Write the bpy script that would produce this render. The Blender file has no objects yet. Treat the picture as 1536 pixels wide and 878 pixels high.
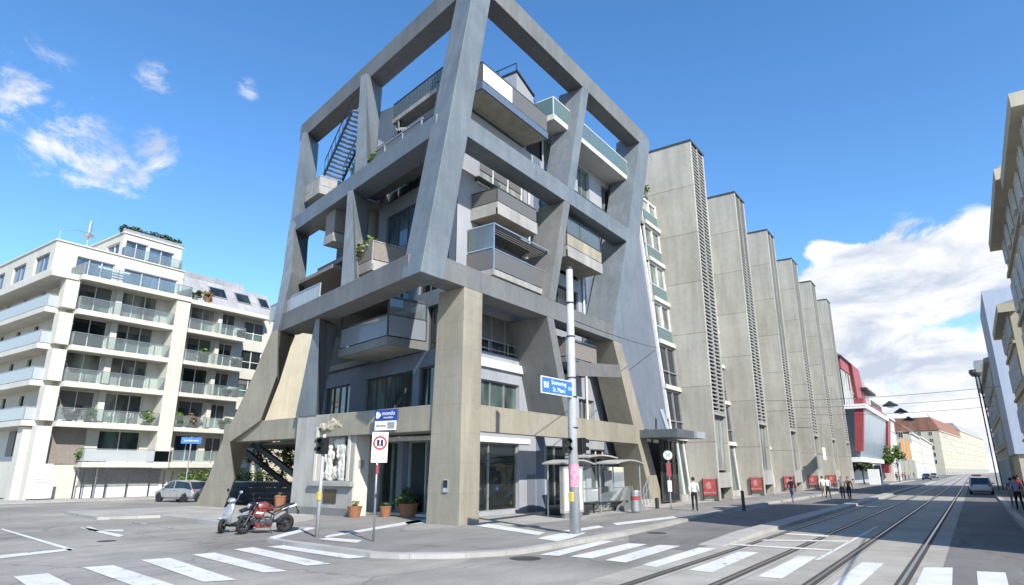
import bpy, bmesh, math, random
import numpy as np
from mathutils import Vector, Matrix
random.seed(7)
S = bpy.context.scene
COL = S.collection
# ------------------------------------------------------------------ camera model (photo is 1536 x 878)
W, H, FOC = 1536., 878., 950.
PPX, PPY, HY, CAMH = 768., 439., 706., 2.1
PITCH = math.atan((HY - PPY) / FOC)
AZIM = math.atan((1460 - PPX) / math.hypot(FOC, HY - PPY))
FWH = np.array([math.cos(AZIM), math.sin(AZIM), 0.])
UP = np.array([0, 0, 1.])
RIGHT = np.array([math.sin(AZIM), -math.cos(AZIM), 0.])
FW = FWH * math.cos(PITCH) + UP * math.sin(PITCH)
CU = -FWH * math.sin(PITCH) + UP * math.cos(PITCH)
CAM = np.array([0, 0, CAMH])
def ray(px, py): return FW * FOC + RIGHT * (px - PPX) - CU * (py - PPY)
def AZ(px, py, z=0.): d = ray(px, py); return CAM + d * ((z - CAMH) / d[2])
def AY(px, py, y): d = ray(px, py); return CAM + d * (y / d[1])
def AX(px, py, x): d = ray(px, py); return CAM + d * (x / d[0])

# ------------------------------------------------------------------ mesh builder
class MB:
    def __init__(s): s.v = []; s.f = []; s.mi = []; s.cur = 0
    def vv(s, p): s.v.append((float(p[0]), float(p[1]), float(p[2]))); return len(s.v) - 1
    def poly(s, pts): s.f.append([s.vv(p) for p in pts]); s.mi.append(s.cur)
    def hexa(s, b, t):      # b, t: rings of n points, bottom / top
        n = len(b); i0 = [s.vv(p) for p in b]; i1 = [s.vv(p) for p in t]
        s.f.append(i0[::-1]); s.f.append(i1); s.mi += [s.cur] * 2
        for k in range(n):
            j = (k + 1) % n; s.f.append([i0[k], i0[j], i1[j], i1[k]]); s.mi.append(s.cur)
    def loft(s, rings, tri=False, cap=True):
        idx = [[s.vv(p) for p in r] for r in rings]; n = len(rings[0])
        if cap: s.f.append(idx[0][::-1]); s.f.append(idx[-1]); s.mi += [s.cur] * 2
        for a, b in zip(idx[:-1], idx[1:]):
            for k in range(n):
                j = (k + 1) % n
                if tri: s.f += [[a[k], a[j], b[k]], [a[j], b[j], b[k]]]; s.mi += [s.cur] * 2
                else: s.f.append([a[k], a[j], b[j], b[k]]); s.mi.append(s.cur)
    def box(s, x0, y0, z0, x1, y1, z1):
        s.hexa([(x0, y0, z0), (x1, y0, z0), (x1, y1, z0), (x0, y1, z0)], [(x0, y0, z1), (x1, y0, z1), (x1, y1, z1), (x0, y1, z1)])
    def bar(s, p, q, w, h=None, up=(0, 0, 1)):
        h = w if h is None else h
        p = Vector(p); q = Vector(q); d = (q - p).normalized(); u = Vector(up)
        if abs(d.dot(u)) > .98: u = Vector((1, 0, 0))
        a = d.cross(u).normalized() * (w / 2); b = a.cross(d).normalized() * (h / 2)
        s.hexa([p - a - b, p + a - b, p + a + b, p - a + b], [q - a - b, q + a - b, q + a + b, q - a + b])
    def tube(s, pts, r, n=8, cap=True):
        pts = [Vector(p) for p in pts]; rs = r if isinstance(r, (list, tuple)) else [r] * len(pts)
        rings = []; pa = None
        for i, p in enumerate(pts):
            d = (pts[min(i + 1, len(pts) - 1)] - pts[max(i - 1, 0)]).normalized()
            if pa is None:
                u = Vector((0, 0, 1)) if abs(d.z) < .9 else Vector((1, 0, 0)); pa = d.cross(u).normalized()
            pa = (pa - d * pa.dot(d)).normalized(); pb = d.cross(pa)
            rings.append([p + (pa * math.cos(2 * math.pi * k / n) + pb * math.sin(2 * math.pi * k / n)) * rs[i] for k in range(n)])
        s.loft(rings, cap=cap)
    def lathe(s, prof, c=(0, 0, 0), n=16, ax='z', cap=True):
        rings = []
        for r, h in prof:
            ring = []
            for k in range(n):
                a = 2 * math.pi * k / n; x, y = r * math.cos(a), r * math.sin(a)
                p = {'z': (x, y, h), 'y': (x, h, y), 'x': (h, x, y)}[ax]
                ring.append((c[0] + p[0], c[1] + p[1], c[2] + p[2]))
            rings.append(ring)
        s.loft(rings, cap=cap)
    def torus(s, c, R, r, n=24, m=8, ax='y'):
        prof = [(R + r * math.cos(2 * math.pi * k / m), r * math.sin(2 * math.pi * k / m)) for k in range(m + 1)]
        s.lathe(prof, c, n, ax, cap=False)
    def ell(s, c, rx, ry, rz, n=12, m=8):
        rings = []
        for i in range(1, m):
            t = math.pi * i / m
            rings.append([(c[0] + rx * math.sin(t) * math.cos(2 * math.pi * k / n), c[1] + ry * math.sin(t) * math.sin(2 * math.pi * k / n), c[2] - rz * math.cos(t)) for k in range(n)])
        s.loft(rings)
    def build(s, name, mat, parent=None, smooth=False, bevel=0, auto=True):
        off = Vector((0, 0, 0)); p = parent
        while p is not None: off += p.location; p = p.parent
        me = bpy.data.meshes.new(name)
        me.from_pydata([(v[0] - off.x, v[1] - off.y, v[2] - off.z) for v in s.v], [], s.f)
        mats = mat if isinstance(mat, (list, tuple)) else [mat]
        for m in mats: me.materials.append(m)
        if len(mats) > 1: me.polygons.foreach_set('material_index', s.mi)
        if auto:
            bm = bmesh.new(); bm.from_mesh(me); bmesh.ops.recalc_face_normals(bm, faces=bm.faces); bm.to_mesh(me); bm.free()
        if smooth: me.polygons.foreach_set('use_smooth', [True] * len(me.polygons))
        me.update()
        o = bpy.data.objects.new(name, me); COL.objects.link(o)
        if parent is not None: o.parent = parent
        if bevel:
            b = o.modifiers.new('bevel', 'BEVEL'); b.width = bevel; b.segments = 2; b.limit_method = 'ANGLE'; b.angle_limit = math.radians(35)
        return o
def build_parts(m, name, mat, parent=None, **k):
    """one object per loose piece of the builder's mesh"""
    par = list(range(len(m.v)))
    def find(i):
        while par[i] != i: par[i] = par[par[i]]; i = par[i]
        return i
    for f in m.f:
        for a in f[1:]: par[find(a)] = find(f[0])
    gr = {}
    for f in m.f: gr.setdefault(find(f[0]), []).append(f)
    out = []
    for fs in gr.values():
        q = MB(); ix = {}
        for f in fs: q.f.append([ix.setdefault(i, len(ix)) for i in f]); q.mi.append(0)
        q.v = [m.v[i] for i in ix]; out.append(q.build(name, mat, parent, **k))
    return out
def tag(o, label=None, cat=None, group=None, kind=None):
    if label: o['label'] = label
    if cat: o['category'] = cat
    if group: o['group'] = group
    if kind: o['kind'] = kind
    return o
def thing(name, label, cat, loc=(0, 0, 0), rz=0., group=None):
    o = bpy.data.objects.new(name, None); COL.objects.link(o); o.empty_display_size = .3
    o.location = [float(c) for c in loc]; o.rotation_euler = (0, 0, rz)
    return tag(o, label, cat, group)
def copy_tree(o, parent=None):
    c = o.copy(); COL.objects.link(c); c.parent = parent
    for ch in list(o.children): copy_tree(ch, c)
    return c
def place(o, loc, rz=None, label=None, scale=None):
    o.location = [float(c) for c in loc]
    if rz is not None: o.rotation_euler = (0, 0, rz)
    if label: o['label'] = label
    if scale: o.scale = (scale,) * 3
    return o

# ------------------------------------------------------------------ materials
def nm(name):
    m = bpy.data.materials.new(name); m.use_nodes = True; nt = m.node_tree
    return m, nt, nt.nodes['Principled BSDF']
def N(nt, t, **kw):
    n = nt.nodes.new(t)
    for k, v in kw.items():
        if k.startswith('i_'):
            key = k[2:]; n.inputs[int(key) if key.isdigit() else key.replace('_', ' ')].default_value = v
        else: setattr(n, k, v)
    return n
def ramp(nt, src, stops):
    r = nt.nodes.new('ShaderNodeValToRGB'); e = r.color_ramp.elements
    while len(e) < len(stops): e.new(.5)
    for el, (p, c) in zip(e, stops): el.position = p; el.color = (*c, 1) if len(c) == 3 else c
    nt.links.new(src, r.inputs[0]); return r
def mixc(nt, a, b, fac, mode='MIX'):
    m = nt.nodes.new('ShaderNodeMix'); m.data_type = 'RGBA'; m.blend_type = mode
    for s, i in ((a, 6), (b, 7), (fac, 0)):
        if hasattr(s, 'is_output') or hasattr(s, 'links'): nt.links.new(s, m.inputs[i])
        elif i == 0: m.inputs[0].default_value = s
        else: m.inputs[i].default_value = (*s, 1)
    return m.outputs[2]
def coords(nt, scale=(1, 1, 1)):
    tc = nt.nodes.new('ShaderNodeTexCoord'); mp = nt.nodes.new('ShaderNodeMapping'); mp.inputs['Scale'].default_value = scale
    nt.links.new(tc.outputs['Object'], mp.inputs[0]); return mp.outputs[0]
def noise(nt, scale, detail=4, rough=.55, sc=(1, 1, 1)):
    n = N(nt, 'ShaderNodeTexNoise', i_Scale=scale, i_Detail=detail, i_Roughness=rough)
    nt.links.new(coords(nt, sc), n.inputs['Vector']); return n.outputs['Fac']
def bump(nt, b, h, strength=.2, dist=.02):
    n = N(nt, 'ShaderNodeBump', i_Strength=strength, i_Distance=dist)
    nt.links.new(h, n.inputs['Height']); nt.links.new(n.outputs[0], b.inputs['Normal'])
def plain(name, c, rough=.6, metal=0., var=.12, sc=3., spec=.4, coat=0.):
    m, nt, b = nm(name)
    b.inputs['Roughness'].default_value = rough; b.inputs['Metallic'].default_value = metal
    b.inputs['Specular IOR Level'].default_value = spec; b.inputs['Coat Weight'].default_value = coat
    f = noise(nt, sc, 3)
    r = ramp(nt, f, [(.3, [x * (1 - var) for x in c]), (.7, [min(1, x * (1 + var)) for x in c])])
    nt.links.new(r.outputs[0], b.inputs['Base Color']); return m
def concrete(name, c, c2=None, joint=0., stain=.5, rough=.75, sc=1., streak=.5, spec=.3, form=0.):
    """poured concrete: cloudy tone, vertical rain streaks, blotches, form joints every `joint` metres of height"""
    m, nt, b = nm(name); c2 = c2 or [x * .72 for x in c]
    b.inputs['Roughness'].default_value = rough; b.inputs['Specular IOR Level'].default_value = spec
    big = noise(nt, .35 * sc, 5, .6); st = noise(nt, 1.6 * sc, 5, .65, (1, 1, .12)); fine = noise(nt, 22, 3, .6)
    col = ramp(nt, big, [(.33, c2), (.6, c)]).outputs[0]
    s1 = ramp(nt, st, [(.42, (.62, .60, .57)), (.62, (1, 1, 1))]).outputs[0]
    col = mixc(nt, col, s1, streak, 'MULTIPLY')
    bl = ramp(nt, noise(nt, 3.1 * sc, 6, .7), [(.35, (.8, .79, .77)), (.55, (1, 1, 1))]).outputs[0]
    col = mixc(nt, col, bl, stain, 'MULTIPLY')
    fg = ramp(nt, fine, [(.3, (.9, .9, .9)), (.7, (1.06, 1.06, 1.06))]).outputs[0]
    col = mixc(nt, col, fg, .8, 'MULTIPLY')
    if form:      # faint form panels and their tie holes
        tq = N(nt, 'ShaderNodeTexCoord'); sq = N(nt, 'ShaderNodeSeparateXYZ'); nt.links.new(tq.outputs['Object'], sq.inputs[0])
        ad = N(nt, 'ShaderNodeMath', operation='ADD'); nt.links.new(sq.outputs[0], ad.inputs[0]); nt.links.new(sq.outputs[1], ad.inputs[1])
        cq = N(nt, 'ShaderNodeCombineXYZ'); nt.links.new(ad.outputs[0], cq.inputs[0]); nt.links.new(sq.outputs[2], cq.inputs[1])
        br = N(nt, 'ShaderNodeTexBrick', offset=.5, i_Scale=1.); br.inputs['Brick Width'].default_value = 2.4; br.inputs['Row Height'].default_value = 1.2; br.inputs['Mortar Size'].default_value = .012; br.inputs['Mortar Smooth'].default_value = .3
        br.inputs['Color1'].default_value = (.94, .94, .94, 1); br.inputs['Color2'].default_value = (1.05, 1.05, 1.05, 1); br.inputs['Mortar'].default_value = (.62, .61, .6, 1); nt.links.new(cq.outputs[0], br.inputs['Vector'])
        col = mixc(nt, col, br.outputs['Color'], form, 'MULTIPLY')
        sp = ramp(nt, noise(nt, 4.2, 2, .5), [(.70, (1, 1, 1)), (.74, (.66, .65, .62))]).outputs[0]; col = mixc(nt, col, sp, form, 'MULTIPLY')
    if joint:
        tc = N(nt, 'ShaderNodeTexCoord'); sx = N(nt, 'ShaderNodeSeparateXYZ'); nt.links.new(tc.outputs['Object'], sx.inputs[0])
        d = N(nt, 'ShaderNodeMath', operation='DIVIDE', i_1=joint); nt.links.new(sx.outputs[2], d.inputs[0])
        fr = N(nt, 'ShaderNodeMath', operation='FRACT'); nt.links.new(d.outputs[0], fr.inputs[0])
        ls = N(nt, 'ShaderNodeMath', operation='LESS_THAN', i_1=.05 / joint); nt.links.new(fr.outputs[0], ls.inputs[0])
        col = mixc(nt, col, mixc(nt, col, (.55, .54, .52), 1., 'MULTIPLY'), ls.outputs[0])
        fl = N(nt, 'ShaderNodeMath', operation='FLOOR'); nt.links.new(d.outputs[0], fl.inputs[0])
        wn = N(nt, 'ShaderNodeTexWhiteNoise', noise_dimensions='1D'); nt.links.new(fl.outputs[0], wn.inputs['W'])
        pr = ramp(nt, wn.outputs['Value'], [(0, (.88, .88, .88)), (1, (1.05, 1.05, 1.04))]).outputs[0]
        col = mixc(nt, col, pr, .6, 'MULTIPLY')
    nt.links.new(col, b.inputs['Base Color']); bump(nt, b, fine, .25, .01); return m
def glassy(name, c, rough=.04, spec=.7, var=.5):
    """window glass seen from outside: dark room behind, sky reflected"""
    m, nt, b = nm(name)
    b.inputs['Roughness'].default_value = rough; b.inputs['Specular IOR Level'].default_value = spec; b.inputs['IOR'].default_value = 1.55
    f = noise(nt, .8, 2, .5, (1, 1, .35))
    r = ramp(nt, f, [(.4, [x * (1 - var) for x in c]), (.62, [x * (1 + var) for x in c])])
    nt.links.new(r.outputs[0], b.inputs['Base Color'])
    bump(nt, b, noise(nt, .7, 1, .4), .04, .05); return m
def clear(name, tint, fac=.25, rough=.05, diff=.0):
    """clear pane: mostly see-through with a glossy skin and a little tint"""
    m = bpy.data.materials.new(name); m.use_nodes = True; nt = m.node_tree; nt.nodes.clear()
    out = N(nt, 'ShaderNodeOutputMaterial'); tr = N(nt, 'ShaderNodeBsdfTransparent'); tr.inputs[0].default_value = (*tint, 1)
    gl = N(nt, 'ShaderNodeBsdfGlossy', i_Roughness=rough); gl.inputs[0].default_value = (.9, .95, .95, 1)
    fr = N(nt, 'ShaderNodeFresnel', i_IOR=1.5)
    mx = N(nt, 'ShaderNodeMixShader'); nt.links.new(fr.outputs[0], mx.inputs[0]); nt.links.new(tr.outputs[0], mx.inputs[1]); nt.links.new(gl.outputs[0], mx.inputs[2])
    df = N(nt, 'ShaderNodeBsdfDiffuse'); df.inputs[0].default_value = (*[min(1, t * .9) for t in tint], 1)
    m2 = N(nt, 'ShaderNodeMixShader'); m2.inputs[0].default_value = diff
    nt.links.new(mx.outputs[0], m2.inputs[1]); nt.links.new(df.outputs[0], m2.inputs[2]); nt.links.new(m2.outputs[0], out.inputs[0]); return m
def asphalt(name, c, patch=.25, crack=True, grain=55.):
    m, nt, b = nm(name); b.inputs['Roughness'].default_value = .85; b.inputs['Specular IOR Level'].default_value = .25
    col = ramp(nt, noise(nt, .18, 5, .6), [(.35, [x * (1 - patch) for x in c]), (.65, [x * (1 + patch) for x in c])]).outputs[0]
    col = mixc(nt, col, ramp(nt, noise(nt, .9, 5, .7, (.25, 1, 1)), [(.4, (.8, .8, .8)), (.6, (1.04, 1.04, 1.04))]).outputs[0], .6, 'MULTIPLY')
    pv = N(nt, 'ShaderNodeTexVoronoi', i_Scale=.11); pv.distance = 'CHEBYCHEV'; nt.links.new(coords(nt, (1, 2.2, 1)), pv.inputs['Vector'])
    pb = N(nt, 'ShaderNodeSeparateColor'); nt.links.new(pv.outputs['Color'], pb.inputs[0])
    col = mixc(nt, col, ramp(nt, pb.outputs[0], [(0, (.84, .84, .85)), (.5, (1, 1, 1)), (1, (1.1, 1.09, 1.07))]).outputs[0], .8, 'MULTIPLY')
    col = mixc(nt, col, ramp(nt, noise(nt, .55, 4, .6), [(.62, (1, 1, 1)), (.72, (.72, .71, .70))]).outputs[0], .6, 'MULTIPLY')
    g = noise(nt, grain, 2, .7)
    col = mixc(nt, col, ramp(nt, g, [(.3, (.62, .62, .62)), (.7, (1.3, 1.3, 1.3))]).outputs[0], .8, 'MULTIPLY')
    if crack:
        v = N(nt, 'ShaderNodeTexVoronoi', feature='DISTANCE_TO_EDGE', i_Scale=.16)
        ns = N(nt, 'ShaderNodeTexNoise', i_Scale=1.2, i_Detail=5.); cc = coords(nt); nt.links.new(cc, ns.inputs[0])
        add = N(nt, 'ShaderNodeVectorMath', operation='ADD'); nt.links.new(cc, add.inputs[0]); nt.links.new(ns.outputs['Color'], add.inputs[1])
        nt.links.new(add.outputs[0], v.inputs['Vector'])
        ck = ramp(nt, v.outputs['Distance'], [(0, (.42, .42, .42)), (.010, (1, 1, 1))]).outputs[0]
        col = mixc(nt, col, ck, .55, 'MULTIPLY')
    nt.links.new(col, b.inputs['Base Color']); bump(nt, b, g, .35, .008); return m
def paint(name, c=(.72, .72, .70), wear=.45, under=(.13, .13, .125)):
    m, nt, b = nm(name); b.inputs['Roughness'].default_value = .7
    w = noise(nt, 4, 8, .72)
    col = ramp(nt, w, [(wear - .12, under), (wear - .02, c)]).outputs[0]
    col = mixc(nt, col, ramp(nt, noise(nt, 1.1, 4), [(.3, (.78, .78, .77)), (.65, (1, 1, 1))]).outputs[0], .8, 'MULTIPLY')
    nt.links.new(col, b.inputs['Base Color']); return m
def slabs(name, c, w, h, gap=.02, dark=.5, var=.12):
    m, nt, b = nm(name); b.inputs['Roughness'].default_value = .8
    br = N(nt, 'ShaderNodeTexBrick', offset=0., i_Scale=1.); br.inputs['Brick Width'].default_value = w; br.inputs['Row Height'].default_value = h
    br.inputs['Mortar Size'].default_value = gap; br.inputs['Mortar Smooth'].default_value = .1; br.inputs['Bias'].default_value = 0
    br.inputs['Color1'].default_value = (*[x * (1 - var) for x in c], 1); br.inputs['Color2'].default_value = (*[x * (1 + var) for x in c], 1)
    br.inputs['Mortar'].default_value = (*[x * dark for x in c], 1)
    nt.links.new(coords(nt), br.inputs['Vector'])
    col = mixc(nt, br.outputs['Color'], ramp(nt, noise(nt, .7, 5, .65), [(.35, (.78, .77, .75)), (.62, (1.05, 1.05, 1.05))]).outputs[0], .8, 'MULTIPLY')
    col = mixc(nt, col, ramp(nt, noise(nt, 40, 2, .6), [(.3, (.82, .82, .82)), (.7, (1.1, 1.1, 1.1))]).outputs[0], .7, 'MULTIPLY')
    nt.links.new(col, b.inputs['Base Color']); return m
def leafm(name, c):
    m, nt, b = nm(name); b.inputs['Roughness'].default_value = .55
    r = ramp(nt, noise(nt, 5, 2), [(.3, [x * .6 for x in c]), (.7, [x * 1.35 for x in c])])
    nt.links.new(r.outputs[0], b.inputs['Base Color']); b.inputs['Subsurface Weight'].default_value = 0
    return m
M = {}
M['asphalt'] = asphalt('asphalt', (.272, .256, .232)); M['asphalt_dark'] = asphalt('asphalt_dark', (.175, .17, .162), .15)
M['pave'] = asphalt('pavement_asphalt', (.245, .233, .215), .12, True); M['pave_light'] = slabs('pavement_slabs', (.35, .33, .30), 1.2, .8, .012, .6)
M['bed'] = slabs('tram_bed_concrete', (.335, .312, .275), 2.1, 1.45, .015, .55, .06); M['kerb'] = slabs('kerb_granite', (.36, .345, .32), 1., 5., .012, .7, .05)
M['paint'] = paint('road_paint', (.60, .595, .57), .44); M['paint_worn'] = paint('road_paint_worn', (.5, .5, .49), .56)
M['rail'] = plain('rail_steel', (.34, .33, .32), .28, .9, .2, 9); M['groove'] = plain('rail_groove', (.055, .048, .042), .9)
M['conc_beige'] = concrete('frame_concrete_beige', (.34, .308, .24), (.285, .26, .205), 0, .3, .7, 1., .35, .3, .45)
M['conc_blue'] = concrete('frame_coating_blue', (.185, .212, .23), (.15, .174, .192), 0, .4, .5, 1.5, .35, .4, .4)
M['conc_mid'] = concrete('frame_concrete_grey', (.195, .198, .192), (.16, .164, .162), 0, .35, .6, 1., .35, .3, .45)
M['conc_fin'] = concrete('fin_concrete', (.47, .447, .39), (.41, .392, .343), 4.1, .4, .8, .8, .4)
M['conc_light'] = concrete('balcony_concrete', (.40, .39, .36), (.33, .32, .30), 0, .4)
M['conc_tan'] = concrete('balcony_soffit', (.40, .355, .27), (.34, .30, .235), 0, .3)
M['lav'] = concrete('wall_pale_lilac', (.36, .375, .405), (.31, .325, .355), 0, .2, .7, 1., .2)
M['white'] = concrete('white_render', (.60, .575, .51), (.54, .52, .455), 0, .2, .7, 1., .2)
M['cream'] = concrete('cream_render', (.54, .49, .375), (.47, .43, .33), 0, .2, .8, 1., .2)
M['bluewall'] = concrete('wall_slate_blue', (.155, .185, .245), (.125, .15, .205), 0, .3, .6, 1., .3)
M['bluepale'] = concrete('wall_blue_grey', (.17, .192, .225), (.145, .165, .195), 0, .3, .6, 1., .25)
M['blue_slab'] = plain('slab_edge_blue', (.10, .13, .19), .5)
M['frame_dark'] = plain('window_frame_dark', (.07, .072, .072), .45, .2); M['frame_grey'] = plain('window_frame_grey', (.32, .33, .335), .45, .3)
M['frame_white'] = plain('window_frame_white', (.68, .68, .66), .5)
M['glass'] = glassy('window_glass', (.018, .024, .025)); M['glass_green'] = glassy('window_glass_green', (.07, .10, .092), .04, .6, .6)
M['glass_curtain'] = glassy('window_glass_curtains', (.19, .20, .175), .06, .5, .6); M['glass_blue'] = glassy('window_glass_blue', (.05, .08, .12), .03, 1.)
M['glass_teal'] = clear('railing_glass_teal', (.62, .80, .78), .3, .06, .16); M['glass_clear'] = clear('railing_glass', (.80, .88, .88), .2, .04, .12)
M['glass_frost'] = clear('railing_glass_frosted', (.66, .71, .72), .3, .2, .6); M['glass_shop'] = clear('shop_glass', (.80, .86, .84), .3, .03, .02); M['glass_smoke'] = clear('railing_glass_smoked', (.46, .50, .56), .3, .1, .45)
M['mesh'] = plain('perforated_panel', (.17, .16, .15), .5, .3, .25, 40); M['panel_taupe'] = plain('panel_taupe', (.235, .205, .18), .6, .1, .12, 6)
M['steel'] = plain('galvanised_steel', (.46, .47, .48), .42, .75, .12, 8); M['steel_dark'] = plain('dark_steel', (.05, .052, .055), .45, .5)
M['alu'] = plain('brushed_aluminium', (.55, .56, .57), .35, .8); M['pole'] = concrete('pole_paint_grey', (.46, .475, .49), (.40, .415, .43), 0, .5, .5, 1.5, .5)
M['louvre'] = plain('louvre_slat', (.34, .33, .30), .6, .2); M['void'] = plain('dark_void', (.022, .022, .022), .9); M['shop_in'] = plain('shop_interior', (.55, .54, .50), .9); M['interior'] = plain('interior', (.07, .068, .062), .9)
M['black'] = plain('black_plastic', (.014, .014, .015), .4); M['rubber'] = plain('rubber', (.018, .018, .018), .8)
M['red'] = plain('red_paint', (.30, .06, .065), .5); M['slate'] = plain('slate_grey_paint', (.10, .12, .125), .5, .1); M['greysheet'] = plain('grey_sheet', (.15, .145, .14), .6); M['skyblue'] = concrete('wall_sky_blue', (.44, .50, .60), (.39, .45, .55), 0, .2, .7, 1., .2); M['signblue'] = plain('sign_blue', (.045, .16, .45), .45); M['navy'] = plain('sign_navy', (.012, .05, .26), .4)
M['signwhite'] = plain('sign_white', (.78, .78, .77), .5, 0, .05); M['yellow'] = plain('yellow_plastic', (.5, .38, .08), .5); M['orange'] = plain('orange_cloth', (.62, .20, .04), .7)
M['terra'] = plain('terracotta', (.27, .12, .06), .8, 0, .2, 6); M['roof_red'] = slabs('roof_tiles', (.27, .13, .085), .4, .3, .02, .6, .2); M['roof_grey'] = slabs('roof_sheet', (.33, .33, .34), .9, 1.6, .015, .6, .08)
M['leaf'] = leafm('leaf_green', (.05, .10, .02)); M['leaf_light'] = leafm('leaf_light', (.13, .19, .03)); M['leaf_dark'] = leafm('leaf_dark', (.03, .06, .018)); M['leaf_dry'] = leafm('leaf_dry', (.28, .16, .08)); M['flower'] = leafm('flower_red', (.35, .05, .07))
M['bark'] = plain('bark', (.10, .075, .055), .9, 0, .3, 12); M['hedge'] = leafm('hedge_green', (.075, .135, .025))
# ------------------------------------------------------------------ setting: road, pavements, markings
RZ = -.12
def struct(o): return tag(o, kind='structure')
g = MB(); g.poly([(-900, -900, RZ), (900, -900, RZ), (900, 900, RZ), (-900, 900, RZ)]); struct(g.build('road', M['asphalt']))
def pxz(q, z=0.): p = AZ(q[0], q[1], z); return (float(p[0]), float(p[1]))
def sheet(name, pts, z, mat, low=RZ - .05):
    m = MB(); m.hexa([(x, y, low) for x, y in pts], [(x, y, z) for x, y in pts]); return struct(m.build(name, mat))
front = [pxz(q) for q in ((97, 767.7), (147, 776), (242, 773), (331, 783), (430, 790.5), (467, 792), (402, 808), (445, 815), (491, 821), (557, 829.6), (600, 831.2), (640, 831), (680, 830.4), (716, 829), (752, 827), (788, 823.5), (830, 817), (867, 810), (941, 798), (1000, 785.5))]
front += [(40., 11.9), (60., 11.7), (180., 11.5)]
corner = front + [(180., 75.), (175., 44.5), (60., 44.5), (24., 44.5), (19., 43.)]
sheet('pavement', corner, 0., M['pave'])
def kerb_line(pts, w=.26, z=.006, name='kerb', close=False):
    m = MB(); n = len(pts); P = [Vector((p[0], p[1], 0)) for p in pts]; off = []
    for i in range(n):
        a = P[max(i - 1, 0)]; b = P[min(i + 1, n - 1)]; d = (b - a).normalized(); off.append(Vector((d.y, -d.x, 0)))
    for i in range(n - 1):
        a, b, na, nb = P[i], P[i + 1], off[i], off[i + 1]
        def q(p, o, s, zz): r = p + o * s; return (r.x, r.y, zz)
        m.hexa([q(a, na, w * .15, RZ - .1), q(b, nb, w * .15, RZ - .1), q(b, nb, -w, RZ - .1), q(a, na, -w, RZ - .1)],
               [q(a, na, w * .15, z), q(b, nb, w * .15, z), q(b, nb, -w, z), q(a, na, -w, z)])
    return struct(m.build(name, M['kerb']))
kerb_line(front[::-1][::-1], .3)
# paler paving along the buildings, laid on the asphalt pavement
sheet('paving', [pxz(q) for q in ((104, 767), (150, 774.5), (242, 771.7), (331, 781), (425, 788.5), (470, 779), (470, 762), (330, 757), (230, 762))], .004, M['pave_light'], -.02)
sheet('paving', [(21.2, 15.6), (24.4, 15.0), (30, 15.2), (42, 15.4), (180, 14.6), (180, 19.), (22.8, 19.), (21.8, 17.3)], .005, M['pave_light'], -.02)
# pavement across the side street and along the left street
sheet('pavement', [(3., 54.2), (17., 54.2), (120., 54.2), (120., 62.), (18.5, 62.), (14., 70), (14., 200.), (3., 200.)], .0, M['pave_light'])
kerb_line([(3., 200.), (3., 54.2), (17., 54.2), (120., 54.2)], .25)
sheet('pavement', [(14., -1.3), (400., -1.3), (400., -12.), (14., -12.)], 0., M['pave']); kerb_line([(400., -1.3), (14., -1.3)], .25)
# tram bed and the raised island beside it
sheet('tram_bed', [(6., .95), (420., .95), (420., 6.95), (6., 6.95)], RZ + .005, M['bed'], RZ - .05)
sheet('road_lane', [(18.8, 7.0), (420., 7.0), (420., 11.2), (27., 11.2), (22.5, 10.6), (19.5, 9.2)], RZ + .006, M['asphalt_dark'], RZ - .04)
sheet('road_lane', [(-10., .94), (420., .94), (420., -1.2), (-10., -1.2)], RZ + .005, M['asphalt_dark'], RZ - .04)
m = MB(); z0 = RZ - .03
for x0, x1, h0, h1 in ((20.4, 24.5, RZ + .03, .02), (24.5, 70., .02, .02), (70., 160., .02, .02)):
    m.hexa([(x0, 6.55, z0), (x1, 6.55, z0), (x1, 7.3, z0), (x0, 7.3, z0)], [(x0, 6.55, h0), (x1, 6.55, h1), (x1, 7.3, h1), (x0, 7.3, h0)])
struct(m.build('platform_kerb', M['kerb']))
rl = ['rail nearest the pavement', 'second rail from the pavement', 'third rail from the pavement', 'rail farthest from the pavement']
for i, y in enumerate((6.08, 4.62, 3.08, 1.56)):
    t = thing('tram_rail', 'grooved steel tram %s, sunk in the concrete tram bed' % rl[i], 'tram rail', (6, y, RZ), group='tram rails')
    a = MB(); a.box(4, y - .035, RZ, 400, y + .035, RZ + .011); a.build('rail_head', M['rail'], t)
    b = MB(); b.box(4, y - .13, RZ, 400, y - .036, RZ + .0085); b.box(4, y + .036, RZ, 400, y + .11, RZ + .0085); b.build('groove', M['groove'], t)
def marks(name, quads, z, mat=None):
    m = MB()
    for q in quads: m.poly([AZ(x, y, z) for x, y in q])
    return struct(m.build(name, mat or M['paint'], auto=False))
def par(a, b, c): return [a, b, c]
zl = RZ + .012
marks('zebra_crossing', [[(20, 865), (72, 860), (116, 882), (60, 892)], [(123, 851), (170, 848), (266, 879), (215, 884)], [(211, 840), (255, 837), (355, 870), (305, 873)], [(288, 832), (322, 829), (432, 857), (395, 859)], [(350, 824), (380, 821), (497, 846), (460, 848.5)], [(400, 820), (440, 817), (555, 835.5), (522, 838)]], zl)
marks('zebra_crossing', [[(808, 832.5), (838, 834), (921, 812), (902, 811)], [(855, 835), (888, 838), (971, 816.5), (943, 815)], [(907, 840.5), (938, 844), (1021, 819), (989, 817.5)], [(963, 847.5), (984, 851), (1075, 823), (1048, 821.5)], [(1033, 855), (1068, 859), (1138, 828.5), (1108, 827.5)], [(1135, 865), (1173, 868), (1226, 835), (1198, 834)], [(1236, 887), (1278, 888), (1326, 845), (1293, 843.5)], [(1368, 889), (1428, 889), (1429, 851.5), (1386, 851)], [(1468, 889), (1516, 889), (1508, 859), (1465, 857)]], zl)
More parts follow.
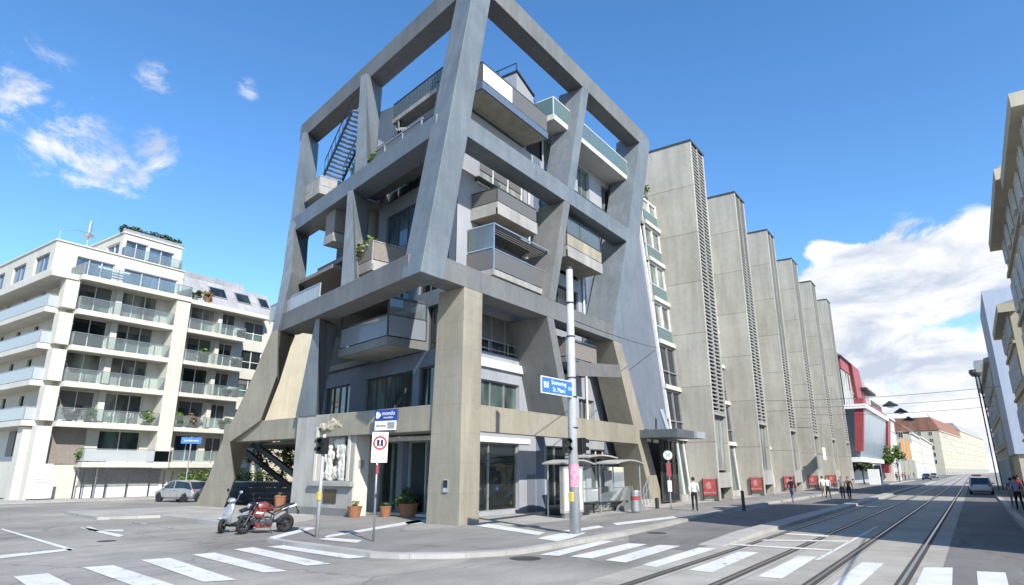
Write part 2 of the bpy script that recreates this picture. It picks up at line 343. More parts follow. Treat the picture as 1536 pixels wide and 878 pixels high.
marks('lane_marking', [[(0, 794), (4, 793), (112, 824), (104, 826)], [(104, 823), (112, 825), (0, 838), (0, 833)], [(120, 792), (126, 791), (186, 803), (178, 806)], [(152, 796), (156, 795), (186, 794.5), (184, 797.5)], [(124, 791), (136, 790), (150, 796), (140, 798)]], zl)
marks('lane_marking', [[(155, 777), (172, 780), (178, 778.5), (161, 776)], [(198, 784), (216, 787), (222, 785.5), (204, 783)], [(238, 790), (256, 793), (262, 791.5), (244, 789)]], zl, M['paint_worn'])
marks('lane_marking', [[(1088, 817), (1092, 815.5), (1252, 824.5), (1248, 826.5)], [(1142, 811), (1146, 809.5), (1276, 811), (1272, 813)], [(1176, 801.5), (1180, 800), (1245, 803.5), (1241, 805.5)], [(1222, 840), (1229, 840), (1318, 790), (1314, 789.5)]], zl + .002)
marks('pavement_marking', [[(481, 808), (492, 803), (628, 779.5), (635, 783)], [(486, 806), (545, 810.5), (535, 814.5), (478, 809)], [(404, 805.5), (464, 791), (472, 792.5), (412, 808.5)], [(606, 782.5), (640, 779), (648, 783), (612, 787)]], .0085)
marks('pavement_marking', [[(716, 789), (732, 785.5), (818, 799), (808, 803)], [(806, 808), (822, 803.5), (850, 799), (880, 799), (858, 807), (836, 812)], [(836, 797.5), (898, 788.5), (906, 791), (850, 800)], [(918, 785), (1010, 774.5), (1016, 777), (926, 788)]], .0085)
# manhole covers
def manhole(px, py, r, z, label, lab='manhole cover'):
    p = AZ(px, py, z); m = MB(); m.lathe([(r, -.02), (r, .008), (r * .9, .011), (0.001, .011)], (p[0], p[1], z), 24)
    o = m.build('manhole_cover', M['steel_dark']); tag(o, label, lab)
manhole(788, 838, .42, RZ, 'round dark manhole cover in the road near the corner kerb')
manhole(985, 800, .36, RZ + .004, 'round dark manhole cover in the lane beyond the bus stop kerb')
manhole(160, 812, .28, RZ, 'small dark manhole cover in the road near the painted arrow')
# ------------------------------------------------------------------ planes and building pieces
class Pl:
    def __init__(s, o, ang, out=-1):     # origin, heading of u; n = outward (to the right of u when out=-1)
        s.o = np.array([o[0], o[1], 0.]); a = math.radians(ang); s.u = np.array([math.cos(a), math.sin(a), 0.])
        s.n = np.array([math.sin(a), -math.cos(a), 0.]) * (1 if out < 0 else -1)
    def P(s, a, d, z): return s.o + s.u * a + s.n * d + UP * z
    def px(s, x, y, d=0.):               # photo pixel -> (along, height) on the plane moved out by d
        r = ray(x, y); t = (((s.o + s.n * d) - CAM) @ s.n) / (r @ s.n); p = CAM + r * t
        return float((p - s.o) @ s.u), float(p[2])
    def box(s, m, a0, a1, d0, d1, z0, z1):
        m.hexa([s.P(a0, d0, z0), s.P(a1, d0, z0), s.P(a1, d1, z0), s.P(a0, d1, z0)], [s.P(a0, d0, z1), s.P(a1, d0, z1), s.P(a1, d1, z1), s.P(a0, d1, z1)])
def wall(pl, a0, a1, z0, z1, ops, mat, root, t=.25, d=0., name='wall'):
    """a wall sheet with real openings (reveals t deep); ops = (a0,a1,z0,z1)"""
    m = MB(); A = sorted({a0, a1, *[min(max(v, a0), a1) for o in ops for v in o[:2]]}); Z = sorted({z0, z1, *[min(max(v, z0), z1) for o in ops for v in o[2:4]]})
    for k in range(len(Z) - 1):
        run = None
        for i in range(len(A) - 1):
            ca, cz = (A[i] + A[i + 1]) / 2, (Z[k] + Z[k + 1]) / 2
            solid = not any(o[0] < ca < o[1] and o[2] < cz < o[3] for o in ops)
            if solid: run = [A[i], A[i + 1]] if run is None else [run[0], A[i + 1]]
            if run and (not solid or i == len(A) - 2):
                m.poly([pl.P(run[0], d, Z[k]), pl.P(run[1], d, Z[k]), pl.P(run[1], d, Z[k + 1]), pl.P(run[0], d, Z[k + 1])]); run = None
    for o in ops:
        b = [pl.P(o[0], d, o[2]), pl.P(o[1], d, o[2]), pl.P(o[1], d, o[3]), pl.P(o[0], d, o[3])]
        for i in range(4):
            j = (i + 1) % 4; m.poly([b[i], b[j], b[j] - pl.n * t, b[i] - pl.n * t])
    return m.build(name, mat, root, auto=False)
def window(pl, a0, a1, z0, z1, root, cols=2, fr='frame_dark', gl='glass', d=-.2, w=.06, rows=(), name='window', blind=0., see=False):
    m = MB()
    pl.box(m, a0, a1, d - .06, d + .05, z0, z0 + w); pl.box(m, a0, a1, d - .06, d + .05, z1 - w, z1)
    for i in range(cols + 1):
        c = a0 + (a1 - a0) * i / cols; c = min(max(c, a0 + w / 2), a1 - w / 2); pl.box(m, c - w / 2, c + w / 2, d - .055, d + .055, z0 + w, z1 - w)
    for r in rows:
        z = z0 + (z1 - z0) * r; pl.box(m, a0 + w, a1 - w, d - .05, d + .045, z - w / 2, z + w / 2)
    o = m.build(name, M[fr], root)
    g = MB(); pl.box(g, a0 + .02, a1 - .02, d - .03, d - .01, z0 + .02, z1 - .02); g.build('pane', M[gl], o)
    if blind:
        b = MB(); pl.box(b, a0 + w, a1 - w, d + .0, d + .03, z1 - w - (z1 - z0) * blind, z1 - w); b.build('blind', M['mesh'], o)
    return o
def balcony(pl, a0, a1, d0, d1, z, root, t=.32, h=1.05, slab='conc_light', panel='panel_taupe', rail='steel', sides=(1, 1), par=0., posts=None, plank=False):
    """slab cantilevered from d0 to d1; railing panels on the front and chosen sides"""
    m = MB(); pl.box(m, a0, a1, d0, d1, z - t, z)
    if par:      # low upstand
        pl.box(m, a0, a1, d1 - .1, d1 + .004, z - t - .003, z + par)
        if sides[0]: pl.box(m, a0 - .004, a0 + .1, d0, d1 - .1, z - t - .003, z + par)
        if sides[1]: pl.box(m, a1 - .1, a1 + .004, d0, d1 - .1, z - t - .003, z + par)
    o = m.build('balcony', M[slab], root); z += par; hh = h - par
    r = MB(); n = posts or max(2, int(round((a1 - a0) / 1.6)) + 1); dm = d1 - .06
    pl.box(r, a0 + .02, a1 - .02, dm - .03, dm + .03, z + hh - .05, z + hh)
    for i in range(n):
        c = a0 + .05 + (a1 - a0 - .1) * i / (n - 1); pl.box(r, c - .025, c + .025, dm - .024, dm + .024, z, z + hh - .05)
    p = MB(); pl.box(p, a0 + .06, a1 - .06, dm + .025, dm + .04, z + .06, z + hh - .09)
    for s, c in ((0, a0 + .05), (1, a1 - .05)):
        if sides[s]:
            pl.box(r, c - .025, c + .025, d0, dm - .03, z + hh - .05, z + hh); k = -.03 if s == 0 else .018
            pl.box(p, c + k, c + k + .014, d0 + .05, dm - .04, z + .06, z + hh - .09)
    r.build('railing', M[rail], o); p.build('railing_panel', M[panel], o); return o

# ------------------------------------------------------------------ the frame building
F = 19.4
PR = Pl((0, F), 0); PL = Pl((22.8, F), 77, out=1)
bld = thing('apartment_building', 'corner apartment house inside a huge leaning open frame of grey and beige concrete beams', 'building', (31, 26, 0))
YF = 17.1
def sec_front(x0, x1, z, dep=1.2, y=YF): return [(x0, y, z), (x1, y, z), (x1, y + dep, z), (x0, y + dep, z)]
uL = PL.u; nL = PL.n
# corner pillar, with a slightly spread foot
m = MB(); m.loft([[(20.5, 16.93, -.02), (21.98, 17.08, -.02), (22.1, 18.7, -.02), (20.62, 18.8, -.02)], [(20.75, YF, 9.9), (22.05, YF, 9.9), (22.1, 18.6, 9.9), (20.85, 18.7, 9.9)]])
pil = m.build('frame_pillar', M['conc_beige'], bld, bevel=.02)
k = MB(); k.loft([[(20.53, 17.6, 1.25), (20.53, 17.86, 1.25), (20.7, 17.86, 1.25), (20.7, 17.6, 1.25)], [(20.55, 17.6, 1.75), (20.55, 17.86, 1.75), (20.7, 17.86, 1.75), (20.7, 17.6, 1.75)]]); k.build('intercom', M['alu'], pil)
k = MB(); k.box(20.525, 17.63, 1.42, 20.535, 17.83, 1.72); k.build('intercom_face', M['black'], pil)
# upper corner column: leans away along the street as it climbs
def cc(z): return 17.93 + .188 * (z - 9.85)
def ring(z, wR=1.42, wL=1.5):
    e = np.array([cc(z), YF, z]); return [e, e + np.array([wR, 0, 0]), e + np.array([wR, 0, 0]) + uL * wL, e + uL * wL]
m = MB(); m.loft([ring(z) for z in (9.87, 13.2, 16.5, 19.8, 23.1, 27.72)]); m.build('frame_column', M['conc_blue'], bld, bevel=.03)
# right-hand face: beams
def beam_r(x0, x1, z0, z1, mat, x0b=None, x1b=None, dep=1.15):
    m = MB(); x0b = x0 if x0b is None else x0b; x1b = x1 if x1b is None else x1b
    m.hexa(sec_front(x0, x1, z0, dep, YF + .003), sec_front(x0b, x1b, z1, dep, YF + .003)); return m.build('frame_beam', M[mat], bld, bevel=.02)
beam_r(22.0, 39.0, 3.72, 4.85, 'conc_beige', 22.0, 38.5, .42)
beam_r(cc(9.9) + 1.4, 35.5, 9.9, 10.9, 'conc_mid', cc(10.9) + 1.4, 35.8)
beam_r(cc(17.3) + 1.4, 38.8, 17.3, 18.35, 'conc_blue', cc(18.35) + 1.4, 39.2)
beam_r(cc(26.4) + 1.4, 42.9, 26.4, 27.7, 'conc_mid', cc(27.7) + 1.4, 42.9, 1.15)
# right-hand face: middle columns (deep blades) and the end column
def col_r(x0, x1, z0, X0, X1, z1, mat, dep=1.7):
    m = MB(); m.hexa(sec_front(x0, x1, z0, dep, YF + .006), sec_front(X0, X1, z1, dep, YF + .006)); m.build('frame_column', M[mat], bld, bevel=.02)
col_r(29.3, 30.0, 4.85, 27.62, 28.3, 9.9, 'conc_mid', 2.6)
col_r(27.85, 28.5, 10.9, 29.75, 30.4, 17.3, 'conc_mid', 1.8)
col_r(30.2, 30.95, 18.35, 32.5, 33.3, 26.4, 'conc_blue', 1.8)
m = MB(); m.loft([sec_front(40.1, 41.9, -.02, 1.7), sec_front(37.75, 39.3, 4.85, 1.7), sec_front(35.35, 36.5, 9.9, 1.7)]); m.build('frame_column', M['conc_beige'], bld, bevel=.02)
m = MB(); m.loft([sec_front(35.35, 36.5, 9.9, 2.2), sec_front(35.6, 36.9, 10.9, 2.2), sec_front(38.6, 40.4, 18.35, 2.), sec_front(41.5, 43.25, 26.4, 2.), sec_front(41.6, 43.5, 27.1, 2.)]); m.build('frame_column', M['conc_blue'], bld, bevel=.02)
m = MB(); m.lathe([(.64, -1.0), (.64, .58)], (42.85, YF + 1.01, 27.055), 20, 'y'); m.build('frame_corner', M['conc_blue'], bld)
# left-hand face: beams from the corner out to the far column
def beam_l(p0, p1, z0, z1, mat, dep=1.2, h0=0.):
    p0 = np.array([*p0, 0.]); p1 = np.array([*p1, 0.]); d = (p1 - p0); d /= np.linalg.norm(d); inn = np.array([d[1], -d[0], 0]) * dep
    r = [p0, p1, p1 + inn, p0 + inn]; m = MB(); m.hexa([q + UP * z0 for q in r], [q + UP * z1 for q in r]); return m.build('frame_beam', M[mat], bld, bevel=.02)
beam_l((20.85, 18.72), (22.55, 37.6), 3.75, 4.87, 'conc_beige')
def cl(z): e = ring((z))[3]; return (e[0] - uL[0] * .4, e[1] - uL[1] * .4)
beam_l(cl(10.4), (21.95, 32.2), 9.91, 10.95, 'conc_mid')
beam_l(cl(17.8), (24.0, 35.1), 17.31, 18.36, 'conc_blue')
beam_l(cl(27.), (26.3, 38.3), 26.41, 27.71, 'conc_mid', 1.2)
# left-hand face: the far leg and the blade columns, each twisting (corners read off the photo on their own depth)
def fix(p, z): return np.array([p[0], p[1], z])
def blade(rows, mat, dep=1.8):
    """rows: (z, x of the outer face, photo corners A B C); A-B is the outer (-X) face, B-C the side going in"""
    m = MB(); rings = []
    for z, x, a, b, c in rows:
        A = fix(AX(*a, x), z); B = fix(AX(*b, x), z); Cc = fix(AX(*c, x + dep), z); D = A + np.array([dep, .3, 0]); rings.append([A, B, Cc, D])
    m.loft(rings, tri=True); return m.build('frame_column', M[mat], bld)
leg = blade([(-.03, 22.4, (292, 759), (336, 757), (340, 756)), (1.6, 22.25, (313, 706), (352, 714), (355, 711)), (3.75, 22.1, (333, 660), (345, 661), (374, 664)), (4.87, 22.0, (348, 628), (391, 628), (396, 626)), (7.3, 21.75, (379, 556), (416, 558), (421, 556)), (9.9, 21.55, (408, 495), (417, 494), (441, 498))], 'conc_beige')
blade([(9.9, 21.55, (408, 495), (417, 494), (441, 498)), (10.95, 21.6, (413, 470), (424, 466), (446, 462)), (13.8, 22.5, (424, 410), (437, 408), (460, 405)), (17.3, 23.6, (432, 350), (441, 350), (463, 352)), (18.35, 23.9, (437, 322), (449, 321), (471, 312)), (26.4, 25.7, (453, 197), (459, 199), (479, 207))], 'conc_blue')
blade([(4.87, 21.5, (443, 625), (474, 624), (482, 622)), (9.9, 21.0, (474, 474), (480, 473), (503, 478))], 'conc_blue')
blade([(10.95, 20.15, (511, 432), (532, 428), (540, 425)), (17.3, 21.65, (522, 282), (529, 281), (556, 287))], 'conc_blue')
blade([(18.36, 21.75, (532, 256), (551, 245), (562, 240)), (26.4, 23.3, (541, 117), (549, 115), (574, 124))], 'conc_blue')

# ------------------------------------------------------------------ the house inside the frame: walls and windows
def PXW(pl, tl, br, d=0.):
    a0, z1 = pl.px(*tl, d); a1, z0 = pl.px(*br, d)
    return (a0, a1, z0, z1) if a0 < a1 else (a1, a0, z0, z1)
core = MB()
e = .27
# core behind the walls (two storeys wide low, narrower above on the left)
def foot(sl, xr): p = PL.P(sl, -e, 0); q = PL.P(.0, -e, 0); return [(q[0] + .05, F + e), (xr, F + e), (xr, 36.), (p[0] + 4., 36.), (p[0], p[1])]
for sl, z0, z1 in ((13.4, -.05, 7.9), (7.6, 7.9, 21.0)):
    pts = foot(sl, 41.2); core.hexa([(x, y, max(z0, 3.72)) for x, y in pts], [(x, y, z1) for x, y in pts])
core.box(31., F + e, 21.0, 41.2, 34., 23.0)
core.box(27., 27.2, -.05, 41., 36., 3.7); core.build('core', M['interior'], bld)
opR = []; wins = []
def opR_px(tl, br, **k): o = PXW(PR, tl, br); opR.append(o); wins.append((o, k)); return o
def opR_m(a0, a1, z0, z1, **k): o = (a0, a1, z0, z1); opR.append(o); wins.append((o, k))
s1 = PXW(PR, (719, 660), (779, 762)); opR_m(23.4, s1[1], .18, 3.45, cols=2, fr='frame_grey', gl='glass_shop', see=True)
s2 = PXW(PR, (815, 661), (850, 754)); opR_m(s2[0], s2[1] + .4, .18, 3.45, cols=2, fr='frame_grey', gl='glass_shop', see=True)
opR_m(36.2, 38.2, .9, 3.4, cols=2, fr='frame_white', gl='glass'); opR_m(34.6, 35.6, .1, 3.2, cols=1, fr='frame_white', gl='glass_green')
r1 = PXW(PR, (722, 568), (779, 615)); opR_m(23.5, r1[1], 4.5, r1[3], cols=4, fr='frame_grey', gl='glass_green', rows=(.35,))
opR_m(s2[0], s2[1] + .2, 4.5, r1[3], cols=2, fr='frame_grey', gl='glass_green'); opR_m(34.9, 36.9, 4.5, r1[3] - .1, cols=3, fr='frame_grey', gl='glass_curtain')
r2 = PXW(PR, (724, 469), (780, 540)); opR_m(23.6, r2[1], r2[2], r2[3] + .05, cols=4, fr='frame_grey', gl='glass', blind=.6)
opR_m(30.6, 35.6, 7.75, 10.0, cols=4, fr='frame_dark', gl='glass')
opR_m(24.6, 28.9, 11.0, 13.3, cols=4, fr='frame_dark', gl='glass'); opR_m(30.6, 35.2, 10.9, 13.3, cols=4, fr='frame_dark', gl='glass')
opR_m(24.6, 28.4, 14.2, 16.2, cols=3, fr='frame_grey', gl='glass_curtain', blind=.3); opR_m(30.6, 35.3, 14.1, 16.5, cols=4, fr='frame_dark', gl='glass')
r5 = PXW(PR, (706, 238), (780, 295)); opR_m(24.6, 28.9, 17.2, 18.9, cols=3, fr='frame_white', gl='glass_curtain', blind=.5); opR_m(31.2, 36, 17.1, 19.6, cols=4, gl='glass')
opR_m(31.2, 33.5, 20.6, 22.9, cols=2, fr='frame_grey', gl='glass_green'); opR_m(35.6, 37.3, 20.6, 22.7, cols=2, fr='frame_grey', gl='glass_green'); opR_m(39.2, 40.8, 20.6, 22.6, cols=2, fr='frame_grey', gl='glass_green')
wall(PR, 22.83, 31.0, 0., 21.0, [o for o in opR if o[0] < 31.0 and o[1] < 31.2], M['lav'], bld)
wall(PR, 31.0, 41.2, 0., 23.0, [o for o in opR if o[1] > 31.2 and o[0] >= 30.5], M['lav'], bld)
for o, k in wins: window(PR, o[0], o[1], o[2], o[3], bld, **k)
# dark blue strips, white reveals and the ledges
m = MB(); PR.box(m, 29.95, 30.75, .0, .035, 0., 21.); PR.box(m, 38.1, 39.6, .0, .035, 0., 20.5); PR.box(m, 35.7, 37.3, .0, .03, 10.9, 20.4); build_parts(m, 'blue_strip', M['bluewall'], bld)
m = MB(); PR.box(m, 29.05, 29.85, 0., .025, 0., 1.9); m.build('plinth', M['bluepale'], bld)
m = MB()
for z in (7.15, 13.9, 16.9): PR.box(m, 24.3, 29.2, 0., .14, z, z + .42)
PR.box(m, 23.3, 29.3, 0., .06, 3.46, 3.72); build_parts(m, 'lintel', M['frame_white'], bld)
m = MB(); PR.box(m, 24.2, 29.3, 0., .3, 16.98, 17.2); PR.box(m, 30.9, 41.1, 0., .25, 20.2, 20.4); build_parts(m, 'ledge', M['frame_dark'], bld)
m = MB(); m.tube([PR.P(35.75, .12, 4.9), PR.P(35.75, .12, 20.2)], .07, 10); m.tube([PR.P(29.3, .1, 11), PR.P(29.3, .1, 20)], .06, 8); build_parts(m, 'downpipe', M['frame_white'], bld)
# left facade
opL = []; winsL = []
def opL_m(a0, a1, z0, z1, **k): o = (a0, a1, z0, z1); opL.append(o); winsL.append((o, k))
opL_m(.7, 3.7, .12, 3.5, cols=2, fr='frame_grey', gl='glass_shop', see=True); opL_m(4.3, 7.2, .12, 3.5, cols=3, fr='frame_grey', gl='glass_shop', see=True)
opL_m(.5, 2.8, 4.6, 7.1, cols=4, fr='frame_dark', gl='glass'); opL_m(3.4, 8.2, 4.6, 7.05, cols=5, fr='frame_dark', gl='glass_green'); opL_m(10., 13.1, 4.6, 7.0, cols=4, fr='frame_dark', gl='glass_green')
opL_m(.4, 2.3, 7.7, 10.2, cols=3, fr='frame_dark', gl='glass'); opL_m(2.8, 6.9, 7.7, 9.9, cols=4, fr='frame_dark', gl='glass')
opL_m(.6, 3.2, 11.0, 13.0, cols=3, fr='frame_dark', gl='glass'); opL_m(4.2, 7.2, 11., 13.2, cols=3, fr='frame_dark', gl='glass')
opL_m(.6, 6.9, 14.3, 16.5, cols=6, fr='frame_dark', gl='glass_blue'); opL_m(.6, 7.2, 17.4, 20.2, cols=6, fr='frame_dark', gl='glass')
wall(PL, .0, 13.4, 0., 7.9, [o for o in opL if o[3] < 7.5], M['bluewall'], bld); wall(PL, .0, 7.6, 7.9, 21.0, [o for o in opL if o[3] > 7.5], M['bluepale'], bld)
for o, k in winsL: window(PL, o[0], o[1], o[2], o[3], bld, **k)
m = MB(); PL.box(m, 6.75, 6.95, .02, .5, -.02, 3.45); PL.box(m, 7.7, 7.85, .02, .9, -.02, 2.7); build_parts(m, 'door_post', M['signwhite'], bld)
m = MB(); PL.box(m, 3.75, 4.25, .0, .18, 0., 3.5); m.build('pier', M['bluepale'], bld)
# upper roof parts of the left face: sloped glass roof edge and end wall
m = MB(); PL.box(m, 7.6, 7.85, -8., .0, 7.9, 21.0); PL.box(m, 13.4, 13.6, -8., .01, 0., 7.92); build_parts(m, 'end_wall', M['bluepale'], bld)
m = MB(); PL.box(m, -.1, 8.0, -.4, .35, 21.0, 21.45); PL.box(m, 7.5, 13.7, -.4, .3, 7.92, 8.25); build_parts(m, 'roof_edge', M['conc_mid'], bld)
# penthouse with white-blue walls
ph = MB(); ph.hexa([(29.9, 20.6, 21.0), (31.9, 20.6, 21.0), (31.9, 30., 21.0), (29.9, 30., 21.0)], [(29.9, 20.6, 27.4), (31.9, 20.6, 26.6), (31.9, 30., 26.6), (29.9, 30., 27.4)])
ph.hexa([(25., 24.2, 21.0), (29.9, 24.2, 21.), (29.9, 30., 21.), (25., 30., 21.)], [(25., 24.2, 24.6), (29.9, 24.2, 25.4), (29.9, 30., 25.4), (25., 30., 24.6)])
pho = ph.build('penthouse', M['lav'], bld)
r = MB(); r.hexa([(29.85, 20.5, 27.42), (31.95, 20.5, 26.62), (31.95, 30, 26.62), (29.85, 30, 27.42)], [(29.85, 20.5, 27.55), (31.95, 20.5, 26.75), (31.95, 30, 26.75), (29.85, 30, 27.55)])
for k in range(5): r.bar((29.9, 20.6 + k * 1.5, 27.5), (29.9, 20.6 + k * 1.5, 28.1), .05); 
r.bar((29.9, 20.6, 28.1), (29.9, 27, 28.1), .05); r.build('roof_sheet', M['steel_dark'], pho)
m = MB(); m.poly([(31.95, 20.6, 26.5), (41., 20.9, 25.0), (41., 26., 25.2), (31.95, 26., 26.6)]); m.poly([(31.95, 20.7, 23.0), (41., 20.9, 23.0), (41., 20.9, 25.0), (31.95, 20.7, 26.4)]); m.build('glass_roof', M['glass_teal'], pho)
# interior of the shops behind the clear panes: floor, counters, shelves with goods
it = MB(); it.box(23.2, F + .28, .02, 41., 27., .12); it.box(23.2, 25.6, .12, 41., 25.8, 3.6); it.box(23., F + .3, 3.5, 41., 27., 3.7)
build_parts(it, 'shop_interior', M['shop_in'], bld)
# ------------------------------------------------------------------ balconies, right face
def bal_px(pl, d1, tl, br, zf, **k): pass
b = balcony(PR, 23.9, 27.6, 0, 1.75, 14.95, bld, t=.34, h=1.15, panel='mesh', rail='frame_dark', par=.32, posts=3)
m = MB(); PR.box(m, 23.95, 27.55, .1, 1.7, 14.595, 14.607); m.build('soffit', M['conc_tan'], b)
m = MB(); PR.box(m, 23.92, 27.58, 1.66, 1.71, 16.05, 16.12); [PR.box(m, a - .03, a + .03, 1.655, 1.715, 14.95, 16.05) for a in (23.98, 25.8, 27.52)]; m.build('screen_frame', M['frame_dark'], b)
b = balcony(PR, 23.6, 28.75, 0, 1.75, 11.6, bld, t=.3, h=1.1, panel='mesh', rail='alu', posts=3)
m = MB()
for a in (23.64, 28.71): PR.box(m, a - .03, a + .03, 1.7, 1.76, 11.5, 13.95)
PR.box(m, 23.6, 28.75, 1.69, 1.765, 13.95, 14.02); PR.box(m, 23.61, 23.67, .05, 1.7, 13.95, 14.02); PR.box(m, 28.68, 28.74, .05, 1.7, 13.95, 14.02)
PR.box(m, 23.61, 23.67, .05, 1.7, 12.7, 12.76); m.build('screen_frame', M['alu'], b)
m = MB(); PR.box(m, 23.625, 23.64, .1, 1.68, 11.6, 13.93); PR.box(m, 28.71, 28.725, .1, 1.68, 11.6, 13.93); build_parts(m, 'glass_screen', M['glass_clear'], b)
m = MB()
for i in range(9): PR.box(m, 23.7, 28.65, .1 + i * .18, .2 + i * .18, 13.85, 13.93)
m.build('awning', M['mesh'], b)
b = balcony(PR, 30.9, 35.4, 0, 1.75, 14.75, bld, t=.42, h=1.1, slab='conc_light', panel='conc_tan', rail='frame_dark', par=.25, posts=4)
m = MB(); PR.box(m, 30.95, 35.35, .1, 1.7, 14.315, 14.327); m.build('soffit', M['conc_tan'], b)
m = MB(); [PR.box(m, a - .03, a + .03, 1.64, 1.7, 15.85, 16.9) for a in (31., 32.6, 35.3)]; PR.box(m, 30.95, 35.35, 1.64, 1.7, 16.9, 16.97); m.build('screen_frame', M['frame_dark'], b)
m = MB(); PR.box(m, 31.03, 35.27, 1.66, 1.68, 15.87, 16.88); m.build('glass_screen', M['glass_clear'], b)
b = balcony(PR, 30.7, 34.5, 0, 1.6, 8.3, bld, t=.3, h=1.15, slab='conc_mid', panel='panel_taupe', rail='alu', posts=3)
# long blue-edged roof terrace slab and its railing
b = balcony(PR, 22.5, 28.9, -1.5, 1.75, 21.5, bld, t=.42, h=1.2, slab='blue_slab', panel='mesh', rail='frame_dark', posts=6)
m = MB(); PR.box(m, 22.6, 28.8, .1, 1.65, 21.065, 21.077); m.build('soffit', M['conc_tan'], b)
m = MB(); PR.box(m, 22.6, 25.2, 1.72, 1.745, 21.6, 22.55); m.build('white_panel', M['signwhite'], b)
# white terrace with glass railing
b = balcony(PR, 29.9, 40.6, -2., 1.6, 23.35, bld, t=.36, h=1.25, slab='white', panel='glass_teal', rail='frame_white', posts=8)
# lower dark railing in front of second floor window
rr = MB(); PR.box(rr, 23.7, 29., .02, .06, 8.55, 8.6); PR.box(rr, 23.7, 29., .02, .06, 8.1, 8.14); [PR.box(rr, a, a + .05, .015, .065, 8.0, 8.55) for a in (23.7, 25.5, 27.2, 28.9)]; rr.build('railing', M['alu'], bld)
# ------------------------------------------------------------------ balconies, left face
b = balcony(PL, 2.3, 7.2, 0, 2.3, 8.35, bld, t=.42, h=1.15, slab='conc_mid', panel='glass_smoke', rail='frame_dark', posts=3)
m = MB()
for a in (2.36, 7.14): PL.box(m, a - .03, a + .03, 2.22, 2.28, 8.35, 10.3)
PL.box(m, 2.3, 7.2, 2.2, 2.29, 10.3, 10.38); PL.box(m, 2.31, 2.37, .05, 2.2, 10.3, 10.38); m.build('screen_frame', M['frame_dark'], b)
m = MB(); PL.box(m, 2.33, 2.345, .1, 2.2, 8.45, 10.28); m.build('glass_screen', M['glass_clear'], b)
m = MB(); PL.box(m, 2.4, 7.1, .1, 2.25, 10.38, 10.44); m.build('awning', M['mesh'], b)
m = MB(); PL.box(m, 2.4, 7.1, .1, 2.2, 7.915, 7.927); m.build('soffit', M['conc_light'], b)
planterb = balcony(PL, 4.15, 6.7, 0, 2.35, 12.5, bld, t=.36, h=1.3, slab='conc_light', panel='panel_taupe', rail='conc_light', posts=3, par=.2)
def bl_px(c_bot, c_top, l_bot, d): 
    a1, z0 = PL.px(*c_bot, d); _, z1 = PL.px(*c_top, d); a0, _ = PL.px(*l_bot, d); return a1, a0, z0, z1
for (cb, ct, lb, d, mat) in (((499, 361), (507, 308), (485, 368), 2.1, 'panel_taupe'), ((478, 289), (482, 262), (457, 303), 1.6, 'conc_light')):
    a, a2, z0, z1 = bl_px(cb, ct, lb, d)
    bb = balcony(PL, a, a2, 0 if mat == 'panel_taupe' else -.6, d, z0 + .35, bld, t=.35, h=max(.9, z1 - z0 - .3), slab='conc_light', panel=mat, rail='conc_light', posts=3, par=.2)
# deck that carries the far left balconies and the roofed corner balcony
m = MB(); PL.box(m, 7.6, 14.6, -2.6, 3.0, 10.6, 10.85); PL.box(m, 7.6, 13.2, -2.4, 1.2, 14.3, 14.6); PL.box(m, 7.6, 13.5, -2.4, 2.0, 17.35, 17.6); build_parts(m, 'deck', M['conc_mid'], bld)
m = MB(); m.lathe([(.55, 11.0), (.55, 17.35)], PL.P(8.9, -.2, 0), 18); m.lathe([(.4, 3.), (.4, 10.75)], PL.P(12.2, -1.6, 0), 14); build_parts(m, 'column', M['conc_mid'], bld)
m = MB(); a, z = PL.px(505, 396, 2.4); PL.box(m, 8.6, 14.6, -1.6, 2.4, z - .1, z + .12); m.build('canopy', M['panel_taupe'], bld)
bb = MB(); PL.box(bb, 7.7, 14.6, 3.38, 3.42, 10.95, 11.95); deckr = bb.build('railing_panel', M['glass_frost'], bld)
bb = MB(); PL.box(bb, 7.7, 14.6, 3.36, 3.44, 11.95, 12.02); [PL.box(bb, a - .03, a + .03, 3.365, 3.435, 10.9, 11.95) for a in (7.75, 9.6, 11.5, 14.55)]; bb.build('railing', M['steel'], bld)
# terrace railing on the third beam, with posts
bb = MB(); PL.box(bb, .6, 8.2, 1.85, 1.92, 19.55, 19.62); [PL.box(bb, a - .035, a + .035, 1.85, 1.92, 18.3, 19.55) for a in (.7, 2.5, 4.3, 6.2, 8.1)]; tr = bb.build('railing', M['steel'], bld)
bb = MB(); PL.box(bb, .7, 8.1, 1.875, 1.89, 18.45, 19.5); bb.build('railing_panel', M['mesh'], tr)
m = MB(); PL.box(m, -.2, 8.3, .0, 1.95, 18.05, 18.3); m.build('terrace_slab', M['conc_mid'], bld)
# open steel stair climbing to the roof
a0, z0 = PL.px(490, 262, .6); a1, z1 = PL.px(532, 168, .6)
st = MB(); n = 16
for i in range(n):
    t = i / (n - 1); a = a0 + (a1 - a0) * t; z = z0 + (z1 - z0) * t; PL.box(st, a - .14, a + .14, -.55, .75, z, z + .05)
sto = st.build('staircase', M['steel'], bld)
sr = MB()
for d in (-.6, .8):
    sr.bar(PL.P(a0, d, z0 - .1), PL.P(a1, d, z1 - .1), .06, .28); sr.bar(PL.P(a0, d, z0 + 1.), PL.P(a1, d, z1 + 1.), .05)
    for i in range(0, n, 2):
        t = i / (n - 1); a = a0 + (a1 - a0) * t; z = z0 + (z1 - z0) * t; sr.bar(PL.P(a, d, z), PL.P(a, d, z + 1.), .03)
sr.build('stringer', M['steel_dark'], sto)
